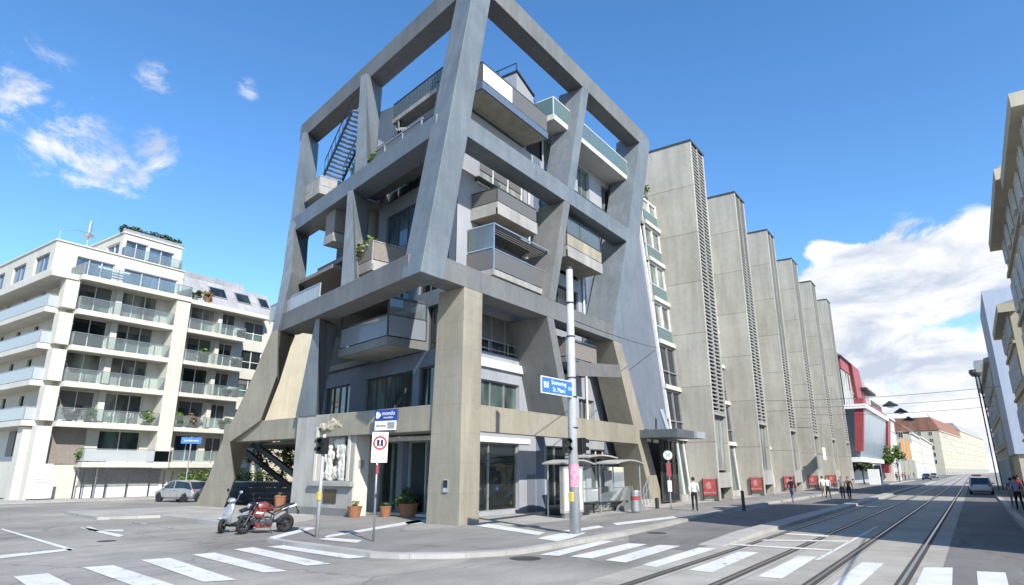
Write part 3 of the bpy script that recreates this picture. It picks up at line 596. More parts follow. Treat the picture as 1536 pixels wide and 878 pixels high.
# walkway bridge with balustrade near the roof
a0, z0 = PL.px(664, 131, .4); a1, z1 = PL.px(597, 112, .4)
wk = MB(); PL.box(wk, a0 - .5, a1 + .2, -.8, .5, z0 - .1, z0 + .18); wko = wk.build('walkway', M['conc_light'], bld)
wr = MB(); PL.box(wr, a0 - .5, a1 + .2, .42, .47, z0 + 1.2, z0 + 1.26)
k = a0 - .5
while k < a1 + .2: PL.box(wr, k, k + .03, .43, .46, z0 + .18, z0 + 1.2); k += .16
wr.build('railing', M['steel_dark'], wko)
wl = MB(); PL.box(wl, a0 - .5, a1 + .2, .44, .45, z0 + .2, z0 + 1.15); wl.build('railing_panel', M['glass_clear'], wko)
pr = MB()
for i in range(5): pr.bar(PL.P(a1 - .3 - i * .25, .5, z0 - .6 - .1 * i), PL.P(a1 - .5 - i * .25, .1, z0 - 1.3 - .1 * i), .12)
pr.lathe([(.12, -.25), (.16, .25)], PL.P(a1 - .4, .4, z0 - .35), 10); pr.build('pipe_cluster', M['steel_dark'], wko)
# ------------------------------------------------------------------ the long wing with concrete fins
fin = thing('finned_building', 'long grey concrete building with six tall louvred fins along the tram street', 'building', (80, 22, 0))
def SLP(x, d, z): return (x, 17.2 + .06 * z - d, z)      # the raked glass front between the fins
def sbox(m, x0, x1, d0, d1, z0, z1, lean=0.):
    m.hexa([SLP(x0, d0, z0), SLP(x1, d0, z0), SLP(x1, d1, z0), SLP(x0, d1, z0)], [SLP(x0 - lean, d0, z1), SLP(x1 - lean, d0, z1), SLP(x1 - lean, d1, z1), SLP(x0 - lean, d1, z1)])
FX = [47.4 + 12.45 * k for k in range(6)]; FWD = 3.3; FY = 15.1; FT = 28.6
c = MB(); c.hexa([(41.25, 17.6, -.05), (113.5, 17.6, -.05), (113.5, 40, -.05), (41.25, 40, -.05)], [(41.25, 19.1, 24.5), (113.5, 19.1, 24.5), (113.5, 40, 24.5), (41.25, 40, 24.5)]); c.build('core', M['interior'], fin)
for k, x in enumerate(FX):
    # each fin: two concrete side walls, roof cap, closed back; louvres in front
    a = MB()
    a.box(x, FY, -.02, x + .28, 24., FT); f0 = a.build('fin', M['conc_fin'], fin, bevel=.015)
    b = MB(); b.box(x + FWD - .25, FY + .002, -.02, x + FWD, 24., FT - .002); b.box(x + .28, 23.7, 6., x + FWD - .25, 23.95, FT - .01); build_parts(b, 'fin_wall', M['conc_fin'], f0)
    b = MB(); b.hexa([(x - .06, FY - .06, FT), (x + FWD + .06, FY - .06, FT), (x + FWD + .06, 24., FT), (x - .06, 24., FT)], [(x - .06, FY - .06, FT + .14), (x + FWD + .06, FY - .06, FT + .14), (x + FWD + .06, 24., FT + .14), (x - .06, 24., FT + .14)]); b.build('fin_cap', M['frame_dark'], f0)
    b = MB(); z = 6.35
    while z < FT - .2:
        for u0, u1 in ((.3, 1.60), (1.72, FWD - .27)):
            b.hexa([(x + u0, FY + .02, z), (x + u1, FY + .02, z), (x + u1, FY + .2, z + .05), (x + u0, FY + .2, z + .05)], [(x + u0, FY + .02, z + .10), (x + u1, FY + .02, z + .10), (x + u1, FY + .2, z + .15), (x + u0, FY + .2, z + .15)])
        z += .30 if k < 3 else .36
    b.build('louvre', M['louvre'], f0)
    b = MB(); b.box(x + 1.6, FY - .01, 6.2, x + 1.72, FY + .25, FT - .01); b.box(x + .28, FY + .0, 6.12, x + FWD - .25, FY + .3, 6.32); b.box(x + .28, FY + .0, .9, x + FWD - .25, FY + .3, 2.1 if k else 1.95); b.build('louvre_frame', M['conc_light'], f0)
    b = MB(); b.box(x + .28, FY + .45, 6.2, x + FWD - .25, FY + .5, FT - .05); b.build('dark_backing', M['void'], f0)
    o = window(Pl((x, FY + .35), 0), .3, FWD - .27, 2.12, 6.1, fin, cols=3, fr='frame_grey', gl='glass_curtain', d=0.)
    o = window(Pl((x, FY + .5), 0), .3, FWD - .9, .1, 1.93, fin, cols=2, fr='frame_dark', gl='glass', d=0., name='cellar_window')
LV = (4.35, 8.0, 11.4, 14.75, 18.0, 21.1, 23.6)
for k in range(6):
    xa = (44.35 if k == 0 else FX[k - 1] + FWD + .02); xb = FX[k] - .02
    for i in range(6):
        z0, z1 = LV[i], LV[i + 1]; le = .09 * (z1 - z0) * 0
        m = MB(); sbox(m, xa + (.0 if k else (14.75 - z0) * .0), xb, -.05, .32, z0 - .12, z0 + .2); m.build('slab_band', M['white'], fin)
        w_ = MB()
        x0 = xa + (.0 if k else max(0, (8 - z0)) * .05); nn = 2 if k == 0 else 4
        for j in range(nn + 1): c_ = x0 + (xb - x0) * j / nn; c_ = min(max(c_, x0 + .05), xb - .05); sbox(w_, c_ - .05, c_ + .05, -.05, .12, z0 + .2, z1 - .12)
        sbox(w_, x0, xb, -.05, .1, z1 - .3, z1 - .121); sbox(w_, x0, xb, -.05, .14, z0 + 1.2, z0 + 1.27)
        wo = w_.build('window', M['frame_white' if i > 1 else 'frame_grey'], fin)
        p_ = MB(); sbox(p_, x0, xb, -.02, .0, z0 + .2, z1 - .13); p_.build('pane', M['glass_curtain' if i > 1 else 'glass'], wo)
        if i > 1: p_ = MB(); sbox(p_, x0 + .05, xb - .05, .16, .18, z0 + .22, z0 + 1.2); p_.build('glass_guard', M['glass_teal'], wo)
    m = MB(); sbox(m, xa + .3, xb - .1, -.02, .0, .35, 4.2); p0 = m
    wo = MB(); [wo.bar(SLP(a, .02, .3), SLP(a - (0. if k else .25), .02, 4.2), .14) for a in ((xa + .35), (xa + xb) / 2 + .2, xb - .12)]; wo = wo.build('window', M['frame_white'], fin); p0.build('pane', M['glass_green'], wo)
    m = MB(); sbox(m, xa + .2, xb, -.1, .35, -.02, .45); m.build('plinth', M['conc_light'], fin)
# slate-blue end wall and the white edge strip beside the first glazed bay
m = MB(); L_ = [(39.65, 4.76), (37.0, 9.9), (37.4, 10.9), (40.7, 18.35), (41.9, 22.)]; R_ = [(44.75 - (z - 4.3) * .0819, z) for x, z in L_]
for (xa, za), (xb, zb), (xc, zc), (xd, zd) in zip(L_[:-1], L_[1:], R_[1:], R_[:-1]): m.hexa([SLP(xa, .0, za), SLP(xd, .0, zd), SLP(xd, -.4, zd), SLP(xa, -.4, za)], [SLP(xb, .0, zb), SLP(xc, .0, zc), SLP(xc, -.4, zc), SLP(xb, -.4, zb)])
m.build('end_wall', M['bluepale'], fin)
m = MB(); m.bar(SLP(44.75, .06, 4.3), SLP(43.3, .06, 22.), .2, .22, (0, 1, 0)); m.build('edge_strip', M['frame_white'], fin)
m = MB(); m.bar((42.2, 17.0, 6.1), (41.2, 16.2, 4.6), .22); m.build('canopy_strut', M['steel'], fin)
m = MB(); m.box(38.6, 14.6, 4.1, 41.6, 17.2, 4.6); m.build('entrance_canopy', M['slate'], fin, bevel=.01)
m = MB(); m.box(41.62, 14.4, 4.14, 43.2, 17.2, 4.56); m.build('entrance_canopy', M['lav'], fin, bevel=.01)
o = window(Pl((0, 16.9), 0), 41.3, 44.2, .1, 4.1, fin, cols=3, fr='frame_dark', gl='glass', d=0., rows=(.62,), name='entrance_door')
# ------------------------------------------------------------------ white apartment house on the left
wb = thing('white_apartment_house', 'white balconied apartment house with stepped penthouse on the left', 'building', (28, 66, 0))
PW = Pl((0, 58.5), 0); PWL = Pl((20.1, 58.5), 90, out=1)
ZS = [2.75, 5.8, 8.86, 11.75, 14.7, 17.5]
core = MB(); core.box(20.4, 58.85, -.05, 39.4, 80., 17.4); core.box(19.2, 60, 17.5, 29.4, 78., 20.5); core.box(24.5, 61, 20.5, 29.3, 76, 23.0)
core.box(20.4, 80., -.05, 40., 140., 17.3); core.build('core', M['interior'], wb)
ops = []; ww = []
def aw(a0, a1, z0, z1, **k): ops.append((a0, a1, z0, z1)); ww.append(((a0, a1, z0, z1), k))
for i in range(1, 5):
    z = ZS[i]
    aw(20.8, 23.4, z + .15, z + 2.55, cols=2, fr='frame_white', gl='glass'); aw(24.1, 27.2, z + .1, z + 2.6, cols=3, fr='frame_white', gl='glass_green')
    aw(30.4, 32.8, z + .1, z + 2.5, cols=2, fr='frame_white', gl='glass'); aw(33.3, 35., z + .1, z + 2.4, cols=2, fr='frame_white', gl='glass_curtain')
    aw(36., 38.3, z + .2, z + 2.1, cols=2, fr='frame_white', gl='glass', rows=(.4,))
aw(24.2, 27.5, 3.4, 5.3, cols=2, fr='frame_white', gl='glass_green'); aw(30.5, 32.8, 2.9, 5.2, cols=2, fr='frame_white', gl='glass_blue'); aw(33.4, 35., 2.9, 5.1, cols=2, fr='frame_white', gl='glass_curtain')
wall(PW, 20.1, 39.5, 0., 17.4, ops, M['white'], wb, t=.3)
_rg = random.Random(4)
for o, k in ww:
    if _rg.random() < .6: k = dict(k, gl=_rg.choice(('glass_curtain', 'glass_green', 'glass_green')))
    window(PW, *o, wb, blind=_rg.choice((0, 0, .25, .45)), **k)
m = MB(); PW.box(m, 20.6, 23.2, .02, .08, 2.6, 5.35); m.build('roller_shutter', M['panel_taupe'], wb)
gd = MB()
for i in range(9): PW.box(gd, 23.2, 29.6, .02, .06 + .02 * (i % 2), .85 + i * .2, 1.03 + i * .2)
gd.build('garage_door', M['frame_grey'], wb); m = MB(); PW.box(m, 23., 29.9, .02, .12, 0., .8); m.build('plinth', M['signwhite'], wb)
for i in range(1, 5):
    z = ZS[i]
    balcony(PW, 20.45, 28.15, 0, 1.5, z, wb, t=.42, h=1.05, slab='white', panel='glass_clear', rail='steel', posts=7, sides=(1, 0))
    balcony(PW, 29.5, 35.3, 0, 1.5, z, wb, t=.36, h=1.0, slab='white', panel='glass_clear', rail='steel', posts=5)
    m = MB(); PW.box(m, 23.5, 24.0, .0, .5, z + .01, z + 2.63); PW.box(m, 32.86, 33.26, .0, .5, z + .01, z + 2.5); build_parts(m, 'pier', M['white'], wb)
balcony(PW, 22.7, 29.45, 0, 1.5, 2.75, wb, t=.4, h=1.05, slab='white', panel='glass_frost', rail='steel', posts=5)
balcony(PW, 29.6, 37., 0, 1.5, 2.75, wb, t=.4, h=1.05, slab='white', panel='glass_clear', rail='steel', posts=5)
m = MB(); PW.box(m, 28.16, 29.44, .0, 1.48, 2.3, 17.4); m.build('pier', M['white'], wb, bevel=.01)
# roof edge, terrace and the stepped penthouses
balcony(PW, 20.3, 29.4, -2, 1.6, 17.55, wb, t=.42, h=1.0, slab='white', panel='glass_clear', rail='steel', posts=8)
m = MB(); m.box(18.3, 57.4, 17.05, 20.25, 118., 17.5); m.box(29.45, 57.2, 17.1, 37.9, 58.6, 17.5); build_parts(m, 'cornice', M['white'], wb)
P1 = Pl((0, 59.6), 0); P1L = Pl((18.9, 59.6), 90, out=1); o1 = [(20.6, 23.6, 17.7, 19.7), (24.4, 29.2, 17.7, 19.6)]
wall(P1, 18.9, 29.7, 17.5, 20.6, o1, M['white'], wb); [window(P1, *o, wb, cols=3, fr='frame_white', gl='glass_blue') for o in o1]
o1 = [(1., 4., 18.2, 19.8), (6., 9., 18.2, 19.8), (11, 14, 18.2, 19.8)]
wall(P1L, 0, 19., 17.5, 20.6, o1, M['white'], wb); [window(P1L, *o, wb, cols=2, fr='frame_grey', gl='glass_blue') for o in o1]
m = MB(); m.box(18.8, 59.5, 20.6, 29.75, 78.6, 20.72); m.box(29.42, 59.62, 17.5, 29.7, 78., 20.59); m.build('roof_sheet', M['white'], wb)
P2 = Pl((0, 60.4), 0); P2L = Pl((24.2, 60.4), 90, out=1); o2 = [(24.5, 26.4, 20.8, 22.5), (26.6, 28.9, 20.8, 22.4)]
wall(P2, 24.2, 29.6, 20.7, 23.1, o2, M['white'], wb); [window(P2, *o, wb, cols=2, fr='frame_white', gl='glass_blue') for o in o2]
o2 = [(.6, 3.2, 20.8, 22.4)]; wall(P2L, 0, 15.6, 20.7, 23.1, o2, M['white'], wb); window(P2L, *o2[0], wb, cols=2, fr='frame_white', gl='glass_blue')
m = MB(); m.box(24.1, 60.3, 23.1, 29.7, 76.1, 23.25); m.box(29.32, 60.42, 20.73, 29.6, 76., 23.09); m.build('roof_sheet', M['white'], wb)
balcony(P2, 24.2, 29.5, -.2, .7, 20.78, wb, t=.1, h=.9, slab='white', panel='glass_clear', rail='steel', posts=5)
for i in range(4): m = MB(); PW.box(m, 21.4, 23.9, 1.2, 1.28, 17.8 + i * .22, 17.9 + i * .22); m.build('slat', M['signwhite'], wb)
rf = MB(); rf.hexa([(29.7, 58.4, 17.5), (39.5, 58.4, 17.5), (39.5, 70, 17.5), (29.7, 70, 17.5)], [(29.7, 60.6, 20.5), (39.5, 60.6, 20.5), (39.5, 68, 20.9), (29.7, 68., 20.9)]); rfo = rf.build('roof', M['roof_grey'], wb)
def on_roof(x, t): return (x, 58.4 + 2.2 * t, 17.5 + 3. * t)
for xa, xb in ((32.5, 34.3), (35.3, 37.), (38., 39.2)):
    m = MB(); p = [on_roof(xa, .42), on_roof(xb, .42), on_roof(xb, .82), on_roof(xa, .82)]; n = np.array([0, -.8, .59]) * .08; m.hexa(p, [np.array(q) + n for q in p]); so_ = m.build('skylight', M['frame_grey'], rfo)
    g = MB(); p = [on_roof(xa + .1, .45), on_roof(xb - .1, .45), on_roof(xb - .1, .79), on_roof(xa + .1, .79)]; g.poly([np.array(q) + n * 1.1 for q in p]); g.build('pane', M['glass'], so_)
m = MB(); m.box(29.7, 62., 20.9, 37.5, 66., 21.5); m.build('ridge_box', M['roof_grey'], rfo)
m = MB(); PW.box(m, 29.6, 39.6, .05, .2, 17.5, 17.6); [PW.box(m, 37.6, 39.6, .1, .16, 17.5 + q, 17.55 + q) for q in (.0, .2)]; m.build('gutter', M['steel_dark'], wb)
# left street front of the white house: long bands of balconies
ops = []; ww = []
for i in range(1, 5):
    z = ZS[i]
    for s in (1.2, 5., 9., 13., 17.5, 22, 27): ops.append((s, s + (1.0 if s % 2 else 1.8), z + .3, z + 2.3)); ww.append(ops[-1])
wall(PWL, 0, 60., 0., 17.2, ops, M['white'], wb, t=.3)
for o in ww: window(PWL, *o, wb, cols=1, fr='frame_dark', gl='glass')
for i in range(1, 5): balcony(PWL, -.2, 58., 0, 1.5, ZS[i], wb, t=.42, h=1.05, slab='white', panel='glass_frost', rail='steel', posts=24)
for i in range(0, 5):      # corner piers between the two fronts
    m = MB(); m.box(19.4, 57.5, ZS[i] if i else 0, 20.4, 58.5, ZS[i + 1] - .42); m.build('pier', M['white'], wb)
m = MB(); m.box(18.9, 58.6, 0., 20.05, 59.6, 5.3); m.box(20.4, 57.6, 0., 21.0, 58.45, 2.6); build_parts(m, 'pier', M['white'], wb)
m = MB(); PWL.box(m, 2., 3.2, .02, .08, 0., 2.3); PWL.box(m, 8., 10.4, .02, .08, .0, 2.6); PWL.box(m, 5., 6.4, .02, .08, 3.2, 5.2); build_parts(m, 'door', M['frame_dark'], wb)
# roof garden clutter: antenna
m = MB(); m.tube([(21.6, 61., 20.7), (21.6, 61., 22.4)], .05, 8); m.lathe([(.16, 22.4), (.16, 23.5)], (21.6, 61, 0), 10); m.lathe([(.4, 22.0), (.45, 22.2)], (21.6, 61, 0), 10); m.build('antenna', M['alu'], wb)
m = MB(); m.tube([(19.2, 60.2, 20.7), (19.2, 60.2, 21.7), (20.2, 60.2, 22.1), (21.2, 60.2, 22.1)], .03, 6); m.build('handrail', M['steel'], wb)
# cream apartment house seen through the frame
cb = thing('cream_apartment_house', 'cream apartment house with small balconies seen through the left side of the frame', 'building', (55, 72, 0))
PC = Pl((0, 60.5), 0); ops = []
core = MB(); core.box(39.9, 60.85, -.05, 90, 85, 18.4); core.build('core', M['interior'], cb)
for i in range(6):
    z = .6 + i * 2.9
    for x in (48.4, 51.5, 56., 60., 64., 68.): ops.append((x, x + 1.5, z + .3, z + 2.1))
wall(PC, 39.55, 90., 0., 18.5, ops, M['cream'], cb, t=.3)
for o in ops: window(PC, *o, cb, cols=2, fr='frame_dark', gl='glass')
for i in range(1, 6): balcony(PC, 47.9, 53.2, 0, 1.2, .6 + i * 2.9, cb, t=.25, h=.95, slab='cream', panel='mesh', rail='frame_dark', posts=4)
m = MB(); PC.box(m, 39.56, 90., -8, .3, 18.5, 18.8); m.build('cornice', M['cream'], cb)
m = MB(); m.hexa([(39.56, 60.5, 18.8), (90, 60.5, 18.8), (90, 85, 18.8), (39.56, 85, 18.8)], [(39.56, 68, 21.), (90, 68, 21.), (90, 78, 21.), (39.56, 78, 21.)]); m.build('roof', M['roof_grey'], cb)
# ------------------------------------------------------------------ street background
def block(name, label, cat, pl, L, hgt, dep, wallm, roofm=None, roof_h=3., rows=5, cols=8, z0=1., sh=3.2, wn=(1.1, 1.7), side=None, fr='frame_white', gl='glass', shop=True, group=None, cornice=.4, slope=3., rec=.07, sidewin=False):
    t = thing(name, label, cat, pl.P(L / 2, -dep / 2, 0), group=group)
    c = MB(); pl.box(c, .3, L - .3, -dep, -.35, -.05, hgt - .02); c.build('core', M['interior'], t)
    ops = []
    for r in range(rows):
        z = z0 + r * sh + (.9 if r or not shop else 0)
        for k in range(cols):
            a = (k + .5) * L / cols
            if r == 0 and shop: ops.append((a - L / cols * .36, a + L / cols * .36, .3, z0 + 2.3))
            else: ops.append((a - wn[0] / 2, a + wn[0] / 2, z, z + wn[1]))
    wall(pl, 0, L, 0, hgt, ops, M[wallm], t, t=.3)
    for o in ops: window(pl, *o, t, cols=2, fr=fr, gl=gl, rows=(.6,) if o[3] - o[2] < 2.2 else (), d=rec)
    for s0, un in ((0, 0), (L, 1)):
        so = []
        sp = Pl(pl.P(s0, 0, 0)[:2], 0); ang = math.atan2(pl.n[1], pl.n[0])
        m = MB(); m.poly([pl.P(s0, 0, 0), pl.P(s0, -dep, 0), pl.P(s0, -dep, hgt), pl.P(s0, 0, hgt)]); sd_ = m.build('side_wall', M[side or wallm], t, auto=False)
    if sidewin:
        sp = Pl(pl.o[:2], math.degrees(math.atan2(pl.u[1], pl.u[0])) + 90, out=1)
        for r in range(1, rows):
            for k in range(3): a = dep * (.12 + .2 * k); window(sp, a, a + wn[0], z0 + r * sh + .9, z0 + r * sh + .9 + wn[1], t, cols=2, fr=fr, gl=gl, d=.07)
    m = MB(); pl.box(m, -.15, L + .15, -.3, cornice, hgt - .1, hgt + .35)
    for r in range(1, rows): pl.box(m, 0., L, 0., .12, z0 + r * sh + .35, z0 + r * sh + .5)
    build_parts(m, 'cornice', M[wallm], t)
    if roofm:
        m = MB(); m.hexa([pl.P(-.1, cornice, hgt + .35), pl.P(L + .1, cornice, hgt + .35), pl.P(L + .1, -dep, hgt + .35), pl.P(-.1, -dep, hgt + .35)], [pl.P(-.1, -slope, hgt + roof_h), pl.P(L + .1, -slope, hgt + roof_h), pl.P(L + .1, -dep + slope, hgt + roof_h), pl.P(-.1, -dep + slope, hgt + roof_h)]); ro = m.build('roof', M[roofm], t)
        for k in range(2): m = MB(); a = L * (.3 + .4 * k); pl.box(m, a, a + 1.6, -dep * .5, -dep * .5 + 1., hgt + roof_h - .6, hgt + roof_h + 1.5); m.build('chimney', M[wallm], ro)
    return t
# red glass-fronted building beyond the fins
M['panel_sky'] = plain('painted_reflection', (.30, .36, .42), .25, .1, .08, .4, .6)  # matte blue-grey paints in the reflection of the glass front
rb = thing('red_glass_building', 'red and grey glazed building with a slanted screen front beyond the last concrete fin', 'building', (135, 22, 0))
m = MB(); m.box(114.2, 17., -.05, 154., 40., 11.); m.box(118., 16.4, 11., 150., 40., 18.); build_parts(m, 'wall', M['lav'], rb)
m = MB(); m.hexa([(115.5, 14.2, 4.2), (151., 14.2, 4.2), (151., 16.9, 4.2), (115.5, 16.9, 4.2)], [(115.5, 12.6, 11.5), (147., 12.6, 11.5), (147., 16.9, 11.5), (115.5, 16.9, 11.5)]); m.build('screen_front', M['panel_sky'], rb)
m = MB(); m.box(113.6, 12.2, 11.5, 148., 17.05, 12.2); m.box(113.6, 13.8, 3.4, 151., 17.05, 4.1); build_parts(m, 'white_band', M['signwhite'], rb)
m = MB(); m.hexa([(151.2, 13.9, 1.6), (155., 13.9, 1.6), (155., 17., 1.6), (151.2, 17., 1.6)], [(147.5, 12.3, 12.2), (153., 12.3, 12.2), (153., 17., 12.2), (147.5, 17., 12.2)]); m.hexa([(113.9, 13.5, 5.), (115.2, 13.5, 5.), (115.2, 14.6, 5.), (113.9, 14.6, 5.)], [(113.9, 12.4, 13.), (115.2, 12.4, 13.), (115.2, 13.7, 13.), (113.9, 13.7, 13.)]); build_parts(m, 'red_fin', M['red'], rb)
m = MB(); m.hexa([(132., 15.2, 13.), (145., 15.2, 13.), (145., 30., 13.), (132., 30, 13.)], [(127., 14.9, 20.5), (136., 14.9, 20.5), (136., 30., 20.5), (127., 30., 20.5)]); m.box(117.8, 15.4, 18.6, 126.9, 30., 20.4); build_parts(m, 'red_wall', M['red'], rb)
UG = Pl((118.4, 15.6), 0); window(UG, 0, 12.5, 12.4, 18.5, rb, cols=4, fr='frame_white', gl='glass_curtain', d=0., rows=(.5,))
m = MB(); m.hexa([(145.2, 15.4, 13.2), (152., 15.4, 13.2), (152., 20., 13.2), (145.2, 20., 13.2)], [(136.4, 15., 20.), (147., 15., 17.6), (147., 20., 17.6), (136.4, 20., 20.)]); m.build('upper_glass', M['glass_curtain'], rb)
m = MB(); m.box(133., 13.2, 12.9, 150., 16.9, 13.5); m.build('red_balcony', M['red'], rb); m = MB(); m.box(133.2, 13.3, 13.5, 149.8, 13.4, 14.5); m.box(136., 14., 16.8, 150.5, 15.3, 17.2); build_parts(m, 'railing', M['steel_dark'], rb)
m = MB(); m.hexa([(116., 15., 20.55), (137., 15., 20.55), (137., 30., 20.55), (116., 30., 20.55)], [(118., 18., 23.), (127., 18., 23.), (127., 30., 23.), (118., 30., 23.)]); m.build('roof', M['greysheet'], rb)
block('town_house', 'narrow pale house with grey roof between red building and street trees', 'building', Pl((155.5, 13.4), 0), 17., 13., 16., 'white', 'roof_grey', 2., rows=4, cols=5, sh=3., sidewin=True)
block('town_house', 'beige corner house with orange tiled roof behind the orange flags', 'building', Pl((203., 12.2), 0), 33., 11.6, 15., 'white', 'roof_red', 3.6, rows=4, cols=9, side='cream', sh=2.9, sidewin=True)
block('town_house', 'white terraced house with grey roof beside the orange roofed corner house', 'building', Pl((237., 12.), 0), 70., 12., 15., 'white', 'roof_grey', 3.4, rows=4, cols=16, sh=2.9)
block('town_house', 'large cream house with red tiled roof where the street bends', 'building', Pl((385., 11.), -5), 90., 21., 24., 'cream', 'roof_red', 7., rows=6, cols=14, sh=3.4, side='cream', wn=(1.6, 2.0), sidewin=True)
block('town_house', 'long pale yellow house with grey roof at the far bend of the street', 'building', Pl((474.8, 3.1), -5), 150., 25., 24., 'cream', 'roof_grey', 5., rows=6, cols=20, sh=3.4, wn=(1.8, 2.))
# south side of the street, in shade
SY = -3.
bt = block('tenement_house', 'beige tenement with deep cornice at the right edge of the street', 'building', Pl((39.1, SY), 180), 9.9, 13., 12., 'cream', 'roof_grey', 2.2, rows=5, cols=4, cornice=.55, side='cream', sh=2.5, wn=(.9, 1.4))
block('tenement_house', 'shaded beige tenement on the near right side of the street', 'building', Pl((29.1, SY), 180), 6.8, 12.6, 12., 'cream', 'roof_grey', .8, rows=5, cols=3, cornice=.4, slope=5., sh=2.4, wn=(.9, 1.4))
block('tenement_house', 'brownish tenement with cornice behind the beige one on the right', 'building', Pl((53.2, SY), 180), 9.3, 10.7, 12., 'cream', 'roof_grey', 1.4, rows=4, cols=4, cornice=.5, sh=2.5, wn=(.9, 1.4))
fw_ = thing('firewall_building', 'tall windowless pale blue fire wall building on the right side', 'building', (73, -8, 0))
m = MB(); m.box(67.2, -14., 3.4, 78.9, SY, 17.2); m.build('wall', M['skyblue'], fw_); m = MB(); m.box(67.4, -13.8, -.05, 78.7, SY - .2, 3.4); m.build('ground_floor', M['cream'], fw_)
m = MB()
for z in (6.3, 9.3, 12.3): m.box(67.2, SY - .01, z, 78.9, SY + .012, z + .04)
build_parts(m, 'joint', M['frame_grey'], fw_)
nh = block('town_house', 'narrow dark beige house with a projecting roof tower past the blue fire wall', 'building', Pl((114., SY), 180), 33.5, 12.8, 12., 'cream', 'roof_grey', 1.4, rows=4, cols=10, cornice=.4, sh=2.9)
m = MB(); m.box(109.8, -5.4, 12.9, 114.3, SY + .6, 17.); m.build('roof_tower', M['frame_grey'], nh)
for x in (30.6, 34.):
    m = MB(); m.box(x - .7, -5., 13.3, x + .7, SY - .25, 14.5); m.build('dormer', M['cream'], bt); m = MB(); m.hexa([(x - .85, -5, 14.5), (x + .85, -5, 14.5), (x + .85, SY - .15, 14.5), (x - .85, SY - .15, 14.5)], [(x - .1, -5, 15.1), (x + .1, -5, 15.1), (x + .1, SY - .5, 15.1), (x - .1, SY - .5, 15.1)]); m.build('dormer_roof', M['steel_dark'], bt)
# lattice mast carrying the tram wires
ms = thing('lattice_mast', 'slim dark lattice mast with a basket top on the right pavement', 'mast', (92, -2.2, 0))
m = MB(); b0 = AY(1490, 716, -2.2); b1 = AY(1464, 606, -2.2); hh = b1[2]; xb, xt = 92., 92. + (b1[0] - b0[0]) * .25
for dx in (-.38, .38):
    for dy in (-.2, .2): m.bar((xb + dx, -2.2 + dy, 0), (xt + dx * .7, -2.2 + dy * .7, hh), .1)
n = 11
for i in range(n):
    z0, z1 = hh * i / n, hh * (i + 1) / n; s = 1 if i % 2 else -1
    for dy in (-.2, .2): cx = xb + (xt - xb) * (i + .5) / n; m.bar((cx - .35 * s, -2.2 + dy, z0), (cx + .35 * s, -2.2 + dy, z1), .09); m.bar((cx - .35, -2.2 + dy, z1), (cx + .35, -2.2 + dy, z1), .12)
m.build('lattice', M['steel_dark'], ms); m = MB(); m.lathe([(.55, hh), (.8, hh + .4), (.75, hh + .8)], (xt, -2.2, 0), 12); m.build('basket', M['mesh'], ms)
# overhead wires and hanging lamps
def wire(name, label, p, q, r=.02, sag=.4):
    m = MB(); pts = []
    for i in range(13):
        t = i / 12; pts.append((p[0] + (q[0] - p[0]) * t, p[1] + (q[1] - p[1]) * t, p[2] + (q[2] - p[2]) * t - 4 * sag * t * (1 - t)))
    m.tube(pts, r, 5); tag(m.build(name, M['steel_dark']), label, 'wire')
cw = AY(1449, 612, 1.); wire('overhead_wire', 'dark span wire rising to the beige tenement at the right edge', cw, (27.6, -2.9, 6.0), .025, .2)
rg = AY(1443, 614, 1.); m = MB(); m.torus(rg, .42, .05, 20, 6, 'x'); tag(m.build('wire_ring', M['steel_dark']), 'dark ring on the tram span wire beside the lattice mast', 'ring')
m = MB(); c0 = AY(1451, 612, 1.); [m.tube([c0, (c0[0], c0[1] + d, c0[2] - 2.6)], .03, 5) for d in (-.45, .45)]; m.box(c0[0] - .15, c0[1] - .5, c0[2] - 3., c0[0] + .15, c0[1] + .5, c0[2] - 2.6); tag(m.build('wire_yoke', M['steel_dark']), 'dark triangular yoke hanging from the tram span wire', 'yoke')
for i, (px, py, lab) in enumerate(((1335, 607, 'dark hanging street lamp nearest the red building, highest of three'), (1351, 617, 'dark hanging street lamp in the middle of three over the tram street'), (1363, 629, 'dark hanging street lamp lowest of three over the tram street'))):
    p = AY(px, py, 5.); t = thing('hanging_lamp', lab, 'street lamp', p, group='hanging street lamps over the tram tracks')
    m = MB(); m.lathe([(.08, .30), (.16, .22), (.62, -.08), (.60, -.14)], p, 16); m.build('lamp_shade', M['steel_dark'], t); m = MB(); m.ell((p[0], p[1], p[2] - .16), .3, .3, .12); m.build('bulb', M['signwhite'], t)
    wire('overhead_wire', ['thin wire across the street holding the highest hanging lamp', 'thin wire across the street holding the middle hanging lamp', 'thin wire across the street holding the lowest hanging lamp'][i], (p[0], 16.5 if i < 2 else 15.8, p[2] + 1.0), (p[0], -2.9, p[2] + 1.0), .018, .3)
wire('overhead_wire', 'tram contact wire over the nearer track', (60., 5.3, 6.4), (240., 5.3, 6.4), .015, .1)
wire('overhead_wire', 'tram contact wire over the farther track', (60., 2.3, 6.4), (240., 2.3, 6.4), .015, .1)
